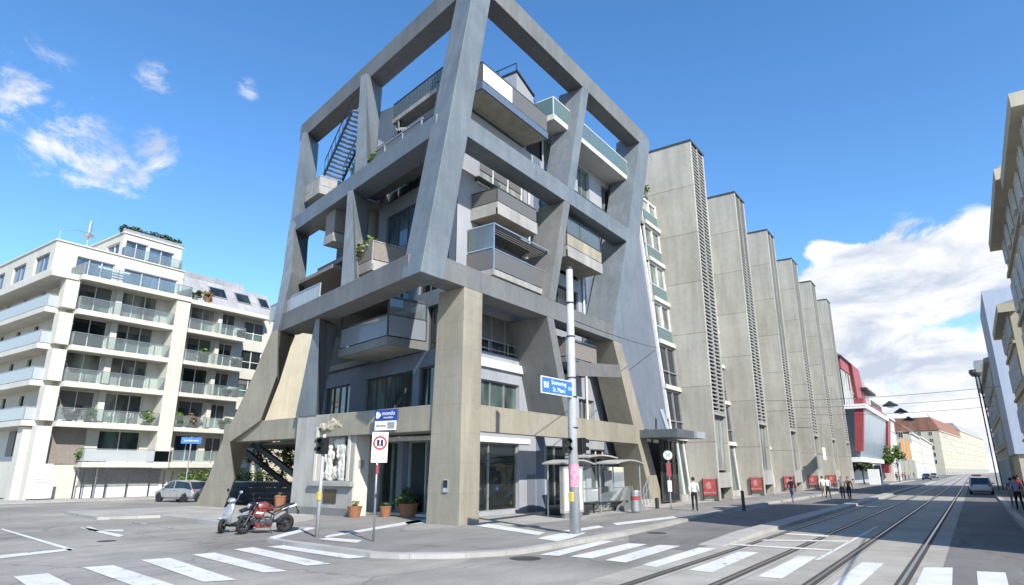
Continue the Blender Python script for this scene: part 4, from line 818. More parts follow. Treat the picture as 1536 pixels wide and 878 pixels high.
# ------------------------------------------------------------------ street furniture
def text(s, size, o, u, v, mat, parent=None, name='lettering', al='CENTER', wx=1.):
    c = bpy.data.curves.new(name, 'FONT'); c.body = s; c.size = size; c.align_x = al; c.align_y = 'CENTER'; c.extrude = .002
    ob = bpy.data.objects.new('tmp', c); COL.objects.link(ob); bpy.context.view_layer.update()
    me = bpy.data.meshes.new_from_object(ob.evaluated_get(bpy.context.evaluated_depsgraph_get())); bpy.data.objects.remove(ob)
    u = Vector(u).normalized(); v = Vector(v).normalized(); w_ = u.cross(v)
    off = Vector((0, 0, 0)); p = parent
    while p is not None: off += p.location; p = p.parent
    T = Matrix(((u.x * wx, v.x, w_.x, o[0] - off.x), (u.y * wx, v.y, w_.y, o[1] - off.y), (u.z * wx, v.z, w_.z, o[2] - off.z), (0, 0, 0, 1)))
    me.transform(T); me.materials.clear(); me.materials.append(mat)
    t = bpy.data.objects.new(name, me); COL.objects.link(t); t.parent = parent; return t
def facing(p):       # horizontal right-hand direction of a board at p that faces the camera
    d = Vector((p[0], p[1], 0)).normalized(); return Vector((d.y, -d.x, 0))
# niche monument with a white relief
mo = thing('niche_monument', 'pale stone wall shrine with a white carved relief of figures in its niche', 'monument', (22, 26.5, 0))
PN = Pl((21.55, 24.45), 90, out=1)
wall(PN, 0., 4.6, 0., 4.88, [(.45, 2.75, 1.62, 4.25)], M['conc_light'], mo, t=.35)
m = MB(); m.box(21.95, 24.47, -.02, 22.45, 29.05, 4.87); m.build('back_wall', M['conc_light'], mo)
m = MB(); m.box(21.55, 24.40, -.02, 22.47, 24.449, 4.9); m.build('side_face', M['white'], mo)  # sunlit side: its brightness is painted in as a paler render
m = MB(); PN.box(m, -.1, 3.1, .0, .22, 1.36, 1.58); m.build('ledge', M['conc_light'], mo, bevel=.02)
m = MB(); PN.box(m, -.03, 4.6, .0, .12, -.02, .35); m.build('plinth', M['conc_mid'], mo)
m = MB(); [PN.box(m, a, a + .17, .003, .06, 1.6, 4.25) for a in (.28, 2.75)]; m.build('niche_frame', M['white'], mo)
m = MB(); PN.box(m, 1.1, 2.05, .005, .03, .55, 1.22); m.build('plaque', plain('bronze', (.10, .075, .05), .4, .6), mo)
m = MB(); PN.box(m, -.02, -.02 + .001, 0, 0, 0, 0) if 0 else None; m.box(21.8, 24.385, 2.2, 22.15, 24.399, 2.6); m.build('notice', M['frame_grey'], mo)
def lumps(name, items, mat, parent, seed=1, amp=.03):
    m = MB()
    for (a, d, z, ra, rd, rz) in items:
        c = PN.P(a, d, z); m.ell(c, rd, ra, rz, 12, 8)
    o = m.build(name, mat, parent, smooth=True)
    md = o.modifiers.new('remesh', 'REMESH'); md.mode = 'VOXEL'; md.voxel_size = .045; md.use_smooth_shade = True
    tx = bpy.data.textures.new('carve', 'CLOUDS'); tx.noise_scale = .16; dm = o.modifiers.new('carve', 'DISPLACE'); dm.texture = tx; dm.strength = amp * 3; return o
def relief_fig(a, z0, s, lean=0.):
    return [(a, -.15, z0 + 1.62 * s, .11 * s, .12, .14 * s), (a + .02, -.17, z0 + 1.28 * s, .21 * s, .14, .24 * s), (a, -.17, z0 + .95 * s, .18 * s, .13, .2 * s), (a - .09 * s, -.17, z0 + .5 * s, .12 * s, .12, .48 * s), (a + .1 * s, -.15, z0 + .48 * s, .11 * s, .14, .46 * s),
            (a - .25 * s, -.15, z0 + 1.2 * s, .07 * s, .08, .26 * s), (a + .27 * s, -.12, z0 + 1.15 * s, .07 * s, .09, .28 * s), (a + .2 * s, -.2, z0 + .7 * s, .1 * s, .08, .5 * s), (a - .02, -.2, z0 + .06, .3 * s, .12, .08)]
lumps('relief', relief_fig(1.0, 1.6, 1.2) + relief_fig(1.95, 1.6, 1.0) + [(1.5, -.2, 2.0, .3, .1, .35), (2.4, -.2, 1.85, .22, .1, .2), (1.45, -.22, 3.4, .35, .08, .3)], M['white'], mo)
random.seed(3)
lumps('crest', [(.55 + 2.1 * random.random(), .0 + random.random() * .06, 4.12 + random.random() * .22, .14, .07, .1) for i in range(34)] + [(1.2 + .8 * random.random(), .03, 4.25 + random.random() * .35, .12, .07, .11) for i in range(16)], plain('ochre_stone', (.42, .37, .27), .8, 0, .2, 8), mo)
# small white service box beside the monument, passage struts and low dark enclosure
m = MB(); m.box(22.9, 24.0, -.02, 23.2, 24.2, 3.3); m.box(22.95, 23.3, -.02, 23.25, 23.5, 2.7); tag(m.build('door_post', M['signwhite']), 'two slim white posts beside the dark shop entrance left of the pillar', 'post') if 0 else None
m = MB(); m.bar((24.6, 39.2, 3.7), (26.2, 35., .9), .28); m.build('strut', M['steel_dark'], bld); m = MB(); m.bar((23.6, 36., 3.7), (24.8, 31., .9), .28); m.build('strut', M['steel_dark'], bld)
m = MB(); m.hexa([(23.2, 29.2, 3.6), (28, 29.2, 3.6), (31., 42., 3.6), (24.5, 41, 3.6)], [(23.2, 29.2, 3.74), (28, 29.2, 3.74), (31., 42., 3.74), (24.5, 41, 3.74)]); m.build('passage_roof', M['conc_mid'], bld)
dw = thing('dark_enclosure', 'low dark slate panelled enclosure under the left side of the frame', 'enclosure', (26.2, 37.5, 0))
m = MB(); d = Vector((2.8, -4.2, 0)).normalized(); n_ = Vector((d.y, -d.x, 0)); o = Vector((24.5, 39.9, 0))
for i in range(4): m.hexa([o + n_ * .0 + Vector((0, 0, .02 + i * .34)), o + d * 5.2 + Vector((0, 0, .02 + i * .34)), o + d * 5.2 - n_ * .2 + Vector((0, 0, .02 + i * .34)), o - n_ * .2 + Vector((0, 0, .02 + i * .34))], [o + Vector((0, 0, .34 + i * .34)), o + d * 5.2 + Vector((0, 0, .34 + i * .34)), o + d * 5.2 - n_ * .2 + Vector((0, 0, .34 + i * .34)), o - n_ * .2 + Vector((0, 0, .34 + i * .34))])
m.build('panel', plain('slate_panel', (.055, .062, .08), .5, .2), dw); m = MB(); m.bar(o + Vector((0, 0, 1.4)) - n_ * .1, o + d * 5.2 + Vector((0, 0, 1.4)) - n_ * .1, .24, .05); m.build('coping', M['steel'], dw)
c = thing('orange_crate', 'bright orange box at the end of the dark enclosure', 'box', (25.9, 33.6, 0)); m = MB(); m.box(25.6, 33.3, .25, 26.2, 34.1, .95); m.build('body', plain('orange_plastic', (.6, .12, .03), .5), c, bevel=.03); m = MB(); m.box(25.55, 33.25, .95, 26.25, 34.15, 1.02); m.build('lid', M['red'], c)
m = MB(); m.hexa([(23.4, 30.6, .0), (23.5, 31.4, 0), (23.45, 31.4, 0), (23.35, 30.6, 0)], [(23.4, 30.6, 2.), (23.5, 31.4, 2.), (23.45, 31.4, 2.), (23.35, 30.6, 2.)]); m.hexa([(23.33, 30.9, 1.), (23.34, 31.05, 1.), (23.36, 31.05, 1.), (23.35, 30.9, 1.)], [(23.33, 30.9, 1.3), (23.34, 31.05, 1.3), (23.36, 31.05, 1.3), (23.35, 30.9, 1.3)]); tag(m.build('info_board', M['alu']), 'upright pale metal board in the passage beside the monument', 'board')
# traffic light at the kerb
b = AZ(475, 806); tp = AX(487, 652, b[0])
t = thing('traffic_light', 'thin pale traffic light pole with a small black signal head by the parked motorcycle', 'traffic light', b)
m = MB(); m.tube([b, (tp[0], tp[1], tp[2])], [.065, .055], 12); m.build('pole', M['pole'], t, smooth=True)
def head(p, parent, n=2, ang=0.):
    f = Vector((math.cos(ang), math.sin(ang), 0)); s = Vector((-f.y, f.x, 0)); P = Vector(p)
    m = MB(); h = .27 * n
    m.hexa([P - s * .14 - f * .1 - Vector((0, 0, h / 2)), P + s * .14 - f * .1 - Vector((0, 0, h / 2)), P + s * .14 + f * .1 - Vector((0, 0, h / 2)), P - s * .14 + f * .1 - Vector((0, 0, h / 2))], [P - s * .14 - f * .1 + Vector((0, 0, h / 2)), P + s * .14 - f * .1 + Vector((0, 0, h / 2)), P + s * .14 + f * .1 + Vector((0, 0, h / 2)), P - s * .14 + f * .1 + Vector((0, 0, h / 2))])
    o = m.build('signal_head', M['black'], parent, bevel=.02)
    for i in range(n):
        z = (i - (n - 1) / 2) * .26; v = MB(); c_ = P + Vector((0, 0, z))
        ring0 = []; ring1 = []
        for k in range(13):
            a = math.radians(-20 + 220 * k / 12); q = s * math.cos(a) * .11 + Vector((0, 0, math.sin(a) * .11)); ring0.append(c_ + f * .1 + q); ring1.append(c_ + f * .27 + q * .95)
        for k in range(12): v.poly([ring0[k], ring0[k + 1], ring1[k + 1], ring1[k]])
        v.build('visor', M['black'], o, auto=False)
        l = MB(); l.lathe([(.095, 0), (.07, .03), (.001, .04)], (0, 0, 0), 14, 'x'); l.v = [tuple(c_ + f * (.1 + x) + s * y + Vector((0, 0, zz))) for x, y, zz in l.v]; l.build('lens', plain('lens_dark', (.03, .05, .03), .2), o)
head((tp[0] - .02, tp[1] - .02, tp[2] - .38), t, 2, math.radians(200)); head((tp[0] + .05, tp[1] + .22, tp[2] - .36), t, 2, math.radians(80))
m = MB(); m.box(b[0] - .1, b[1] - .07, 1.15, b[0] + .02, b[1] + .07, 1.42); m.build('push_button', M['yellow'], t, bevel=.02)
# no-entry-by-weight zone sign on its pole
b = AZ(559.8, 812.5); tp = AX(568, 649, b[0])
t = thing('zone_sign', 'white zone sign with red ring and two dark shapes on a thin steel pole', 'road sign', b)
m = MB(); m.tube([b, tp], .035, 10); m.build('pole', M['steel'], t, smooth=True)
u = facing(b); nf = Vector((-u.y, u.x, 0)) * -1; nf = Vector((-b[0], -b[1], 0)).normalized()
u = Vector((nf.y * -1, nf.x, 0)); u = u if u.dot(facing(b)) > 0 else -u
c0 = Vector(tp) + nf * .05 + Vector((0, 0, -.46)) + u * .06
def board(c0, u, nf, w_, h, name, mat, parent, th=.02, off=0.):
    m = MB(); z = Vector((0, 0, h / 2)); a = u * (w_ / 2); f0 = nf * off; f1 = nf * (off + th); c0 = Vector(c0)
    m.hexa([c0 - a - z + f0, c0 + a - z + f0, c0 + a - z + f1, c0 - a - z + f1], [c0 - a + z + f0, c0 + a + z + f0, c0 + a + z + f1, c0 - a + z + f1]); return m.build(name, mat, parent)
pl_ = board(c0, u, nf, .5, .94, 'plate', M['signwhite'], t)
def disc(c, u, nf, r0, r1, name, mat, parent, off, n=28):
    m = MB(); c = Vector(c) + nf * off; z = Vector((0, 0, 1))
    for k in range(n):
        a, a2 = 2 * math.pi * k / n, 2 * math.pi * (k + 1) / n; q = [(u * math.cos(x) + z * math.sin(x)) for x in (a, a2)]
        m.poly([c + q[0] * r0, c + q[0] * r1, c + q[1] * r1, c + q[1] * r0] if r0 > 0 else [c, c + q[0] * r1, c + q[1] * r1])
    return m.build(name, mat, parent, auto=False)
cr = c0 + Vector((0, 0, .13)); disc(cr, u, nf, .155, .225, 'red_ring', M['red'], pl_, .024)
for dx in (-.055, .06):
    m = MB(); q = cr + u * dx + nf * .0245; z = Vector((0, 0, 1))
    for (x0, x1, z0, z1) in ((-.045, .045, -.03, .1), (-.05, .05, -.09, -.035), (-.045, -.02, -.12, -.09), (.02, .045, -.12, -.09)): m.poly([q + u * x0 + z * z0, q + u * x1 + z * z0, q + u * x1 + z * z1, q + u * x0 + z * z1])
    m.build('lorry_symbol', M['black'], pl_, auto=False)
text('Zone', .17, c0 + nf * .025 + Vector((0, 0, -.33)), u, (0, 0, 1), M['black'], pl_)
m = MB(); m.tube([Vector(b) + Vector((0, 0, 2.0)), Vector(b) + Vector((0, 0, 2.28))], .05, 10); m.build('sticker', M['red'], t); m = MB(); m.tube([Vector(b) + Vector((.02, 0, 1.28)), Vector(b) + Vector((.02, 0, 1.4))], .055, 10); m.build('clamp', M['steel_dark'], t)
# blue shop board on the beam
t = thing('shop_board', 'blue and white shop board with white logo fixed to the beam above the entrance', 'sign', (21., 21.8, 3.9))
c0 = Vector((20.98, 21.8, 4.35)); u = Vector((.08, -1, 0)).normalized(); nf = Vector((-1, -.08, 0)).normalized()
b1_ = board(c0 + Vector((0, 0, .22)), u, nf, 1.35, .50, 'blue_panel', M['navy'], t, .05); b2_ = board(c0 + Vector((0, 0, -.26)), u, nf, 1.25, .42, 'white_panel', M['signwhite'], t, .05)
text('mondo', .27, c0 + nf * .056 + u * .17 + Vector((0, 0, .29)), u, (0, 0, 1), M['signwhite'], b1_); text('immobilien', .13, c0 + nf * .056 + u * .17 + Vector((0, 0, .1)), u, (0, 0, 1), M['signwhite'], b1_)
for k in range(3): disc(c0 + u * (-.45 + .06 * math.cos(2.1 * k)) + Vector((0, 0, .22 + .07 * math.sin(2.1 * k))), u, nf, .03, .1, 'logo', M['signwhite'], b1_, .0535 + k * .001, 16)
text('Sekretariat', .17, c0 + nf * .056 - u * .25 + Vector((0, 0, -.26)), u, (0, 0, 1), M['black'], b2_, wx=.8); board(c0 + u * .35 + Vector((0, 0, -.26)), u, nf, .42, .3, 'grey_panel', M['frame_grey'], b2_, .053)
m = MB(); m.bar(c0 - nf * .02 + Vector((0, 0, .48)), c0 - nf * .02 - Vector((0, 0, .48)), .05); m.build('bracket', M['steel'], t)
# big pole with signal head, street sign, arm
b = AZ(863, 801); t = thing('signal_pole', 'thick pale grey pole with blue street sign, signal head and pink stickers', 'pole', b)
tp = AY(863, 409, b[1]); m = MB(); m.tube([(b[0], b[1], 0), (b[0], b[1], 4.), (b[0] + .05, b[1], tp[2])], [.2, .165, .13], 18); po = m.build('pole', M['pole'], t, smooth=True)
m = MB(); m.lathe([(.145, tp[2]), (.145, tp[2] + .08)], (b[0] + .05, b[1], 0), 14); m.build('cap', M['steel_dark'], t)
m = MB()
for z, r in ((5.35, .172), (4.65, .178), (3.55, .185), (6.9, .16), (8.2, .15)): m.lathe([(r, z), (r, z + .05)], (b[0] + .02, b[1], 0), 18)
m.build('clamp', M['steel_dark'], po)
m = MB(); m.lathe([(.193, 1.55), (.189, 2.3)], (b[0], b[1], 0), 18); m.build('poster', plain('pink_paper', (.62, .26, .34), .8, 0, .35, 9), po)
m = MB(); m.box(b[0] - .28, b[1] - .08, 1.05, b[0] - .14, b[1] + .1, 1.38); m.build('push_button', M['yellow'], t, bevel=.03)
head((b[0] - .28, b[1] + .1, 2.95), t, 2, math.radians(235)); head((b[0] + .05, b[1] - .32, 2.95), t, 2, math.radians(-20))
# blue street name board
l0 = AY(811, 581, b[1] + .1); u = Vector((1, -.05, 0)).normalized(); nf = Vector((-.05, -1, 0)).normalized(); wS = 1.95
c0 = Vector((b[0] - .12 - wS / 2, b[1] - .02, 4.93)); sb = board(c0, u, nf, wS, .58, 'direction_board', M['signwhite'], t, .04); board(c0, u, nf, wS - .06, .52, 'blue_face', M['signblue'], sb, .044)
text('Simmering', .22, c0 + nf * .047 + u * .08 + Vector((0, 0, .12)), u, (0, 0, 1), M['signwhite'], sb); text('St. Marx', .23, c0 + nf * .047 + u * .08 + Vector((0, 0, -.12)), u, (0, 0, 1), M['signwhite'], sb)
text('B8', .3, c0 + nf * .047 - u * .7 + Vector((0, 0, .0)), u, (0, 0, 1), M['signwhite'], sb); text('221', .17, c0 + nf * .047 + u * .8 + Vector((0, 0, .0)), u, (0, 0, 1), M['signwhite'], sb)
# arm with the grey back of a sign
a0 = Vector((b[0] + .17, b[1], 5.75)); a1 = Vector(AY(930, 557, b[1])); m = MB(); m.bar(a0 + Vector((.0, 0, -.02)), Vector((a1.x, b[1], a1.z)), .05, .52, (0, 0, 1)); m.build('sign_back', M['greysheet'], t)
m = MB(); m.tube([(b[0] + .15, b[1], 5.5), (b[0] + .55, b[1], 5.55)], .03, 8); m.tube([(b[0] + .15, b[1], 6.0), (b[0] + .55, b[1], 6.05)], .03, 8); m.build('bracket', M['steel_dark'], t)
wire('overhead_wire', 'thin guy wire from the thick pale grey pole to the slate blue wall', (b[0] + .15, b[1], 7.6), (43.8, 17.7, 10.8), .018, .1)
# ------------------------------------------------------------------ bus shelter
sh = thing('bus_shelter', 'glass bus shelter with two pale curved roofs and a poster case at the kerb', 'bus shelter', (30, 15.6, 0))
def vault(x0, x1, y0, y1, z, h, name, parent, mat='conc_light'):
    m = MB(); n = 8; top = []; 
    for i in range(n + 1):
        t_ = i / n; top.append((x0 + (x1 - x0) * t_, z + h * math.sin(math.pi * t_)))
    for i in range(n):
        (a, za), (c, zc) = top[i], top[i + 1]; m.hexa([(a, y0, za), (c, y0, zc), (c, y1, zc), (a, y1, za)], [(a, y0, za + .07), (c, y0, zc + .07), (c, y1, zc + .07), (a, y1, za + .07)])
    return m.build(name, M[mat], parent)
vault(26.6, 29.3, 15.5, 16.9, 2.38, .17, 'roof', sh); vault(30.6, 34.1, 14.9, 16.3, 2.42, .18, 'roof', sh); vault(29.3, 32.6, 15.8, 17.2, 2.72, .12, 'roof', sh)
m = MB()
for x, y in ((26.8, 16.7), (29.2, 16.7), (31., 16.1), (33.8, 16.1), (33.8, 15.1)): m.tube([(x, y, 0), (x, y, 2.5)], .045, 8)
for z in (.35, 1.2, 2.3): m.bar((29.4, 16.6, z), (33.8, 16.0, z), .05)
build_parts(m, 'frame', M['steel'], sh)
g_ = MB(); g_.poly([(29.5, 16.6, .2), (31., 16.38, .2), (31., 16.38, 2.3), (29.5, 16.6, 2.3)]); g_.poly([(31.2, 16.35, .2), (33.7, 16., .2), (33.7, 16., 2.3), (31.2, 16.35, 2.3)]); g_.build('glass_wall', M['glass_clear'], sh)
m = MB(); m.box(31.2, 15.9, 1.3, 32., 15.95, 2.1); m.build('timetable', M['frame_grey'], sh); m = MB(); m.bar((29.8, 16.3, .5), (33.4, 15.8, .5), .35, .06); [m.bar((x, 16.2, .0), (x, 16.2, .5), .06) for x in (30.4, 32.8)]; m.build('bench', M['steel_dark'], sh)
ac = MB(); ac.hexa([(26.0, 15.5, .1), (26.0, 15.5, .1), (27.3, 16.3, .1), (26.0, 15.5, .1)], [(26.0, 15.5, .1)] * 4) if 0 else None
ad0 = Vector((26.2, 15.7, 0)); ad1 = Vector((27.65, 15.45, 0)); u = (ad1 - ad0).normalized(); nf = Vector((u.y, -u.x, 0)); c0 = (ad0 + ad1) / 2 + Vector((0, 0, 1.25))
o = board(c0, u, nf, 1.45, 2.05, 'poster_case', M['conc_light'], sh, .22); board(c0 - Vector((0, 0, 1.12)), u, nf, 1.3, .26, 'case_foot', M['conc_mid'], o, .2)
board(c0, u, nf, 1.22, 1.8, 'poster', M['signwhite'], o, .224)
pm = MB(); q = c0 + nf * .229; z = Vector((0, 0, 1)); pm.poly([q - u * .38 + z * .15, q + u * .45 + z * .3, q + u * .3 - z * .35, q + u * .05 - z * .3]); pm.build('poster_shape', M['signblue'], o, auto=False)
text('BLAUE', .24, q + z * .66, u, (0, 0, 1), M['signblue'], o); text('KURSE', .24, q + z * .44, u, (0, 0, 1), M['signblue'], o); text('mit Wien', .14, q - z * .62, u, (0, 0, 1), M['black'], o)
m = MB(); m.lathe([(.0, .0), (1.1, .0), (1.15, .28), (1.05, .34), (0.01, .34)], (28.9, 16.9, 0), 28); tag(m.build('round_bench', M['steel_dark']), 'low round dark bench on the paving beside the bus shelter', 'bench')
# terrace wall, ramp wall, handrail, bin
m = MB(); m.hexa([(32.2, 15.55, -.02), (34.6, 15.9, -.02), (34.55, 16.2, -.02), (32.2, 15.9, -.02)], [(33.7, 15.77, 1.25), (34.6, 15.9, 1.25), (34.55, 16.2, 1.25), (33.7, 16.0, 1.25)]); tag(m.build('ramp_wall', M['conc_mid']), 'grey wedge shaped concrete ramp wall right of the bus shelter', 'wall')
m = MB(); m.box(33., 17., -.02, 40., 19., .35); m.box(33.6, 16.6, -.02, 39.5, 17., .18); tag(m.build('terrace_step', M['conc_light']), 'low pale concrete steps in front of the entrance by the right leg of the frame', 'steps')
t = thing('litter_bin', 'round grey litter bin with a red sticker between shelter and ramp', 'litter bin', (32.0, 14.6, 0)); m = MB(); m.lathe([(.22, .02), (.25, .1), (.25, 1.02), (.2, 1.1)], (32.0, 14.6, 0), 18); bo = m.build('body', M['steel'], t, smooth=False); m = MB(); m.lathe([(.255, .62), (.255, .82)], (32.0, 14.6, 0), 18); m.build('sticker', M['red'], bo)
t = thing('handrail', 'grey tubular handrail sloping along the ramp by the right frame leg', 'handrail', (35.5, 15.5, 0)); m = MB(); m.tube([(34.4, 15.2, 0), (34.4, 15.2, 1.1), (36.4, 15.7, 1.75), (36.4, 15.7, .3)], .035, 8); m.tube([(35.4, 15.45, .2), (35.4, 15.45, 1.4)], .03, 8); m.tube([(34.4, 15.2, .6), (36.4, 15.7, 1.2)], .025, 8); m.build('rail', M['steel'], t)
# bollards
def bollard(loc, h, label, mat='steel_dark', r=.06):
    m = MB(); m.lathe([(r, -.01), (r, h), (r * .6, h + .04), (.001, h + .045)], loc, 12); o = m.build('bollard', M[mat], None); tag(o, label, 'bollard', 'dark bollards along the kerb'); return o
p = AZ(1116, 766); bollard((p[0], p[1], 0), 1.0, 'dark bollard on the kerb past the person in white shirt', r=.09); p = AZ(986, 763); bollard((p[0], p[1], 0), .55, 'short dark bollard beside the foot of the right frame leg', r=.11)
# round sign with red panel at the first fin
b = AZ(1007, 764); t = thing('round_sign', 'round black and white sign above a red panel on a thin pole near the entrance', 'road sign', b); m = MB(); m.tube([b, (b[0], b[1], 3.0)], .035, 8); m.build('pole', M['steel'], t)
u = facing(b); nf = Vector((-b[0], -b[1], 0)).normalized(); c = Vector((b[0], b[1], 2.95)); disc(c, u, nf, 0, .31, 'disc', M['signwhite'], t, .05); disc(c, u, nf, .25, .31, 'ring', M['steel_dark'], t, .054); text('30', .28, c + nf * .06, u, (0, 0, 1), M['black'], t); board(c - Vector((0, 0, .8)), u, nf, .26, .75, 'red_panel', M['red'], t, .03, .03); board(c - Vector((0, 0, 1.7)), u, nf, .22, .6, 'white_panel', M['signwhite'], t, .03, .03)
# red poster boards standing at the feet of the fins
for i, (k, lab) in enumerate(((0, 'red poster board at the foot of the nearest concrete fin'), (1, 'red poster board at the foot of the second concrete fin'), (2, 'red poster board at the foot of the third concrete fin'), (3, 'red poster board at the foot of the fourth concrete fin'), (4, 'red poster board at the foot of the fifth concrete fin'))):
    x = FX[k] - .12; t = thing('poster_board', lab, 'poster board', (x, 15.6, 0), group='red poster boards at the fins'); m = MB(); m.box(x - .04, 15.25, .4, x + .04, 16.2, 1.5); o = m.build('panel', plain('red_poster', (.42, .085, .08), .6, 0, .35, 3), t); m = MB(); [m.box(x - .05, y, -.01, x + .05, y + .06, 1.55) for y in (15.18, 16.21)]; m.build('stand', M['steel_dark'], t)
    m = MB(); q = x - .045; m.poly([(q, 15.6, .85), (q, 15.95, .8), (q, 16.0, 1.2), (q, 15.7, 1.35)]); m.poly([(q - .001, 15.3, .52), (q - .001, 16.2, .52), (q - .001, 16.2, .6), (q - .001, 15.3, .6)]); m.build('print', plain('pale_red_print', (.5, .25, .24), .7), o, auto=False)
m = MB(); m.box(FX[3] - 1.6, 14.0, 3.3, FX[3] - .02, 14.08, 4.7); m.box(FX[3] - .9, 14.08, 3.9, FX[3] - .8, 15.09, 4.); tag(m.build('hanging_sign', M['signwhite']), 'small blank white sign sticking out from the fourth fin', 'sign')
# white info pillars beyond the fins
m = MB(); m.box(116.5, 12.1, -.05, 117.5, 13.6, 2.3); tag(m.build('white_wall', M['signwhite']), 'low white wall piece past the last concrete fin', 'wall')
t = thing('info_pillar', 'white framed glass information pillar on the pavement past the last fin', 'pillar', (121, 12.6, 0)); m = MB(); m.box(120.6, 12.1, 0., 121.4, 13.2, 3.1); m.build('body', M['frame_white'], t); m = MB(); m.box(120.57, 12.2, 1.2, 120.6, 13.1, 2.9); m.build('screen', M['glass_green'], t)
# flags
for i, lab in enumerate(('orange flag nearest the red building', 'orange flag in the middle of three on the street', 'orange flag farthest from the red building')):
    x = 163. + i * 13; t = thing('flag', lab, 'flag', (x, 11.9, 0), group='orange flags'); m = MB(); m.tube([(x, 11.9, 0), (x, 11.9, 8.9)], .07, 6); m.build('flagpole', M['steel'], t)
    m = MB(); rows = []
    for k in range(7): rows.append([(x + .1 + .2 * k, 11.9 - .09 * k + .12 * math.sin(k * 1.4 + i), 4.6), (x + .1 + .2 * k, 11.9 - .09 * k + .12 * math.sin(k * 1.4 + i + .7), 8.6)])
    for k in range(6): m.poly([rows[k][0], rows[k + 1][0], rows[k + 1][1], rows[k][1]])
    m.build('cloth', M['orange'] if i < 2 else M['signwhite'], t, auto=False)
# left side: street signs, fence posts, notice boards
def small_sign(px, py, top, label, w_, h, mat, words, col='signwhite', wordsize=.2):
    b = AZ(px, py, 0.); d_ = math.hypot(b[0], b[1]); tp = AX(top[0], top[1], b[0]); t = thing('street_sign', label, 'road sign', b); m = MB(); m.tube([b, (b[0], b[1], tp[2] + .05)], .045, 8); m.build('pole', M['steel'], t)
    u = facing(b); nf = Vector((-b[0], -b[1], 0)).normalized(); c = Vector((b[0], b[1], tp[2] - h / 2)); o = board(c, u, nf, w_, h, 'plate', M[mat], t, .03, .05)
    if words: text(words, wordsize, c + nf * .085, u, (0, 0, 1), M[col], o)
    return t
small_sign(275, 751, (275, 657), 'blue street sign on a pole beside the silver parked car', 1.35, .46, 'signblue', 'Landstrasse', wordsize=.21)
small_sign(139, 747, (146, 688), 'small dark street name plate on a pole by the garage door', .95, .26, 'navy', 'Markhofgasse', wordsize=.13)
fl = ['nearest the left street', 'second from the left street', 'third from the left street', 'fourth from the left street', 'nearest the garage door', 'in front of the garage door middle', 'at the right end of the garage door', 'farthest right before the hedge']
for i, px in enumerate((55, 66, 86, 108, 152, 200, 229, 243)):
    p = AZ(px, 745.5 - i * .3, 0); m = MB(); m.lathe([(.06, -.01), (.06, 2.1), (.001, 2.12)], (p[0], min(p[1], 57.2), 0), 8); tag(m.build('fence_post', M['steel_dark']), 'tall dark post by the white house, ' + fl[i], 'post', 'dark posts in front of the white house')
p = AZ(76, 745, 0); t = thing('notice_board', 'white notice panel between the dark posts at the left house', 'board', (p[0], 57.0, 0)); m = MB(); m.box(19.35, 57.0, .1, 21.0, 57.08, 2.2); o = m.build('panel', M['signwhite'], t); m = MB(); [m.box(19.6, 56.99, z, 20.6, 56.998, z + .06) for z in (1.2, 1.45, 1.9)]; m.build('print', M['frame_grey'], o)
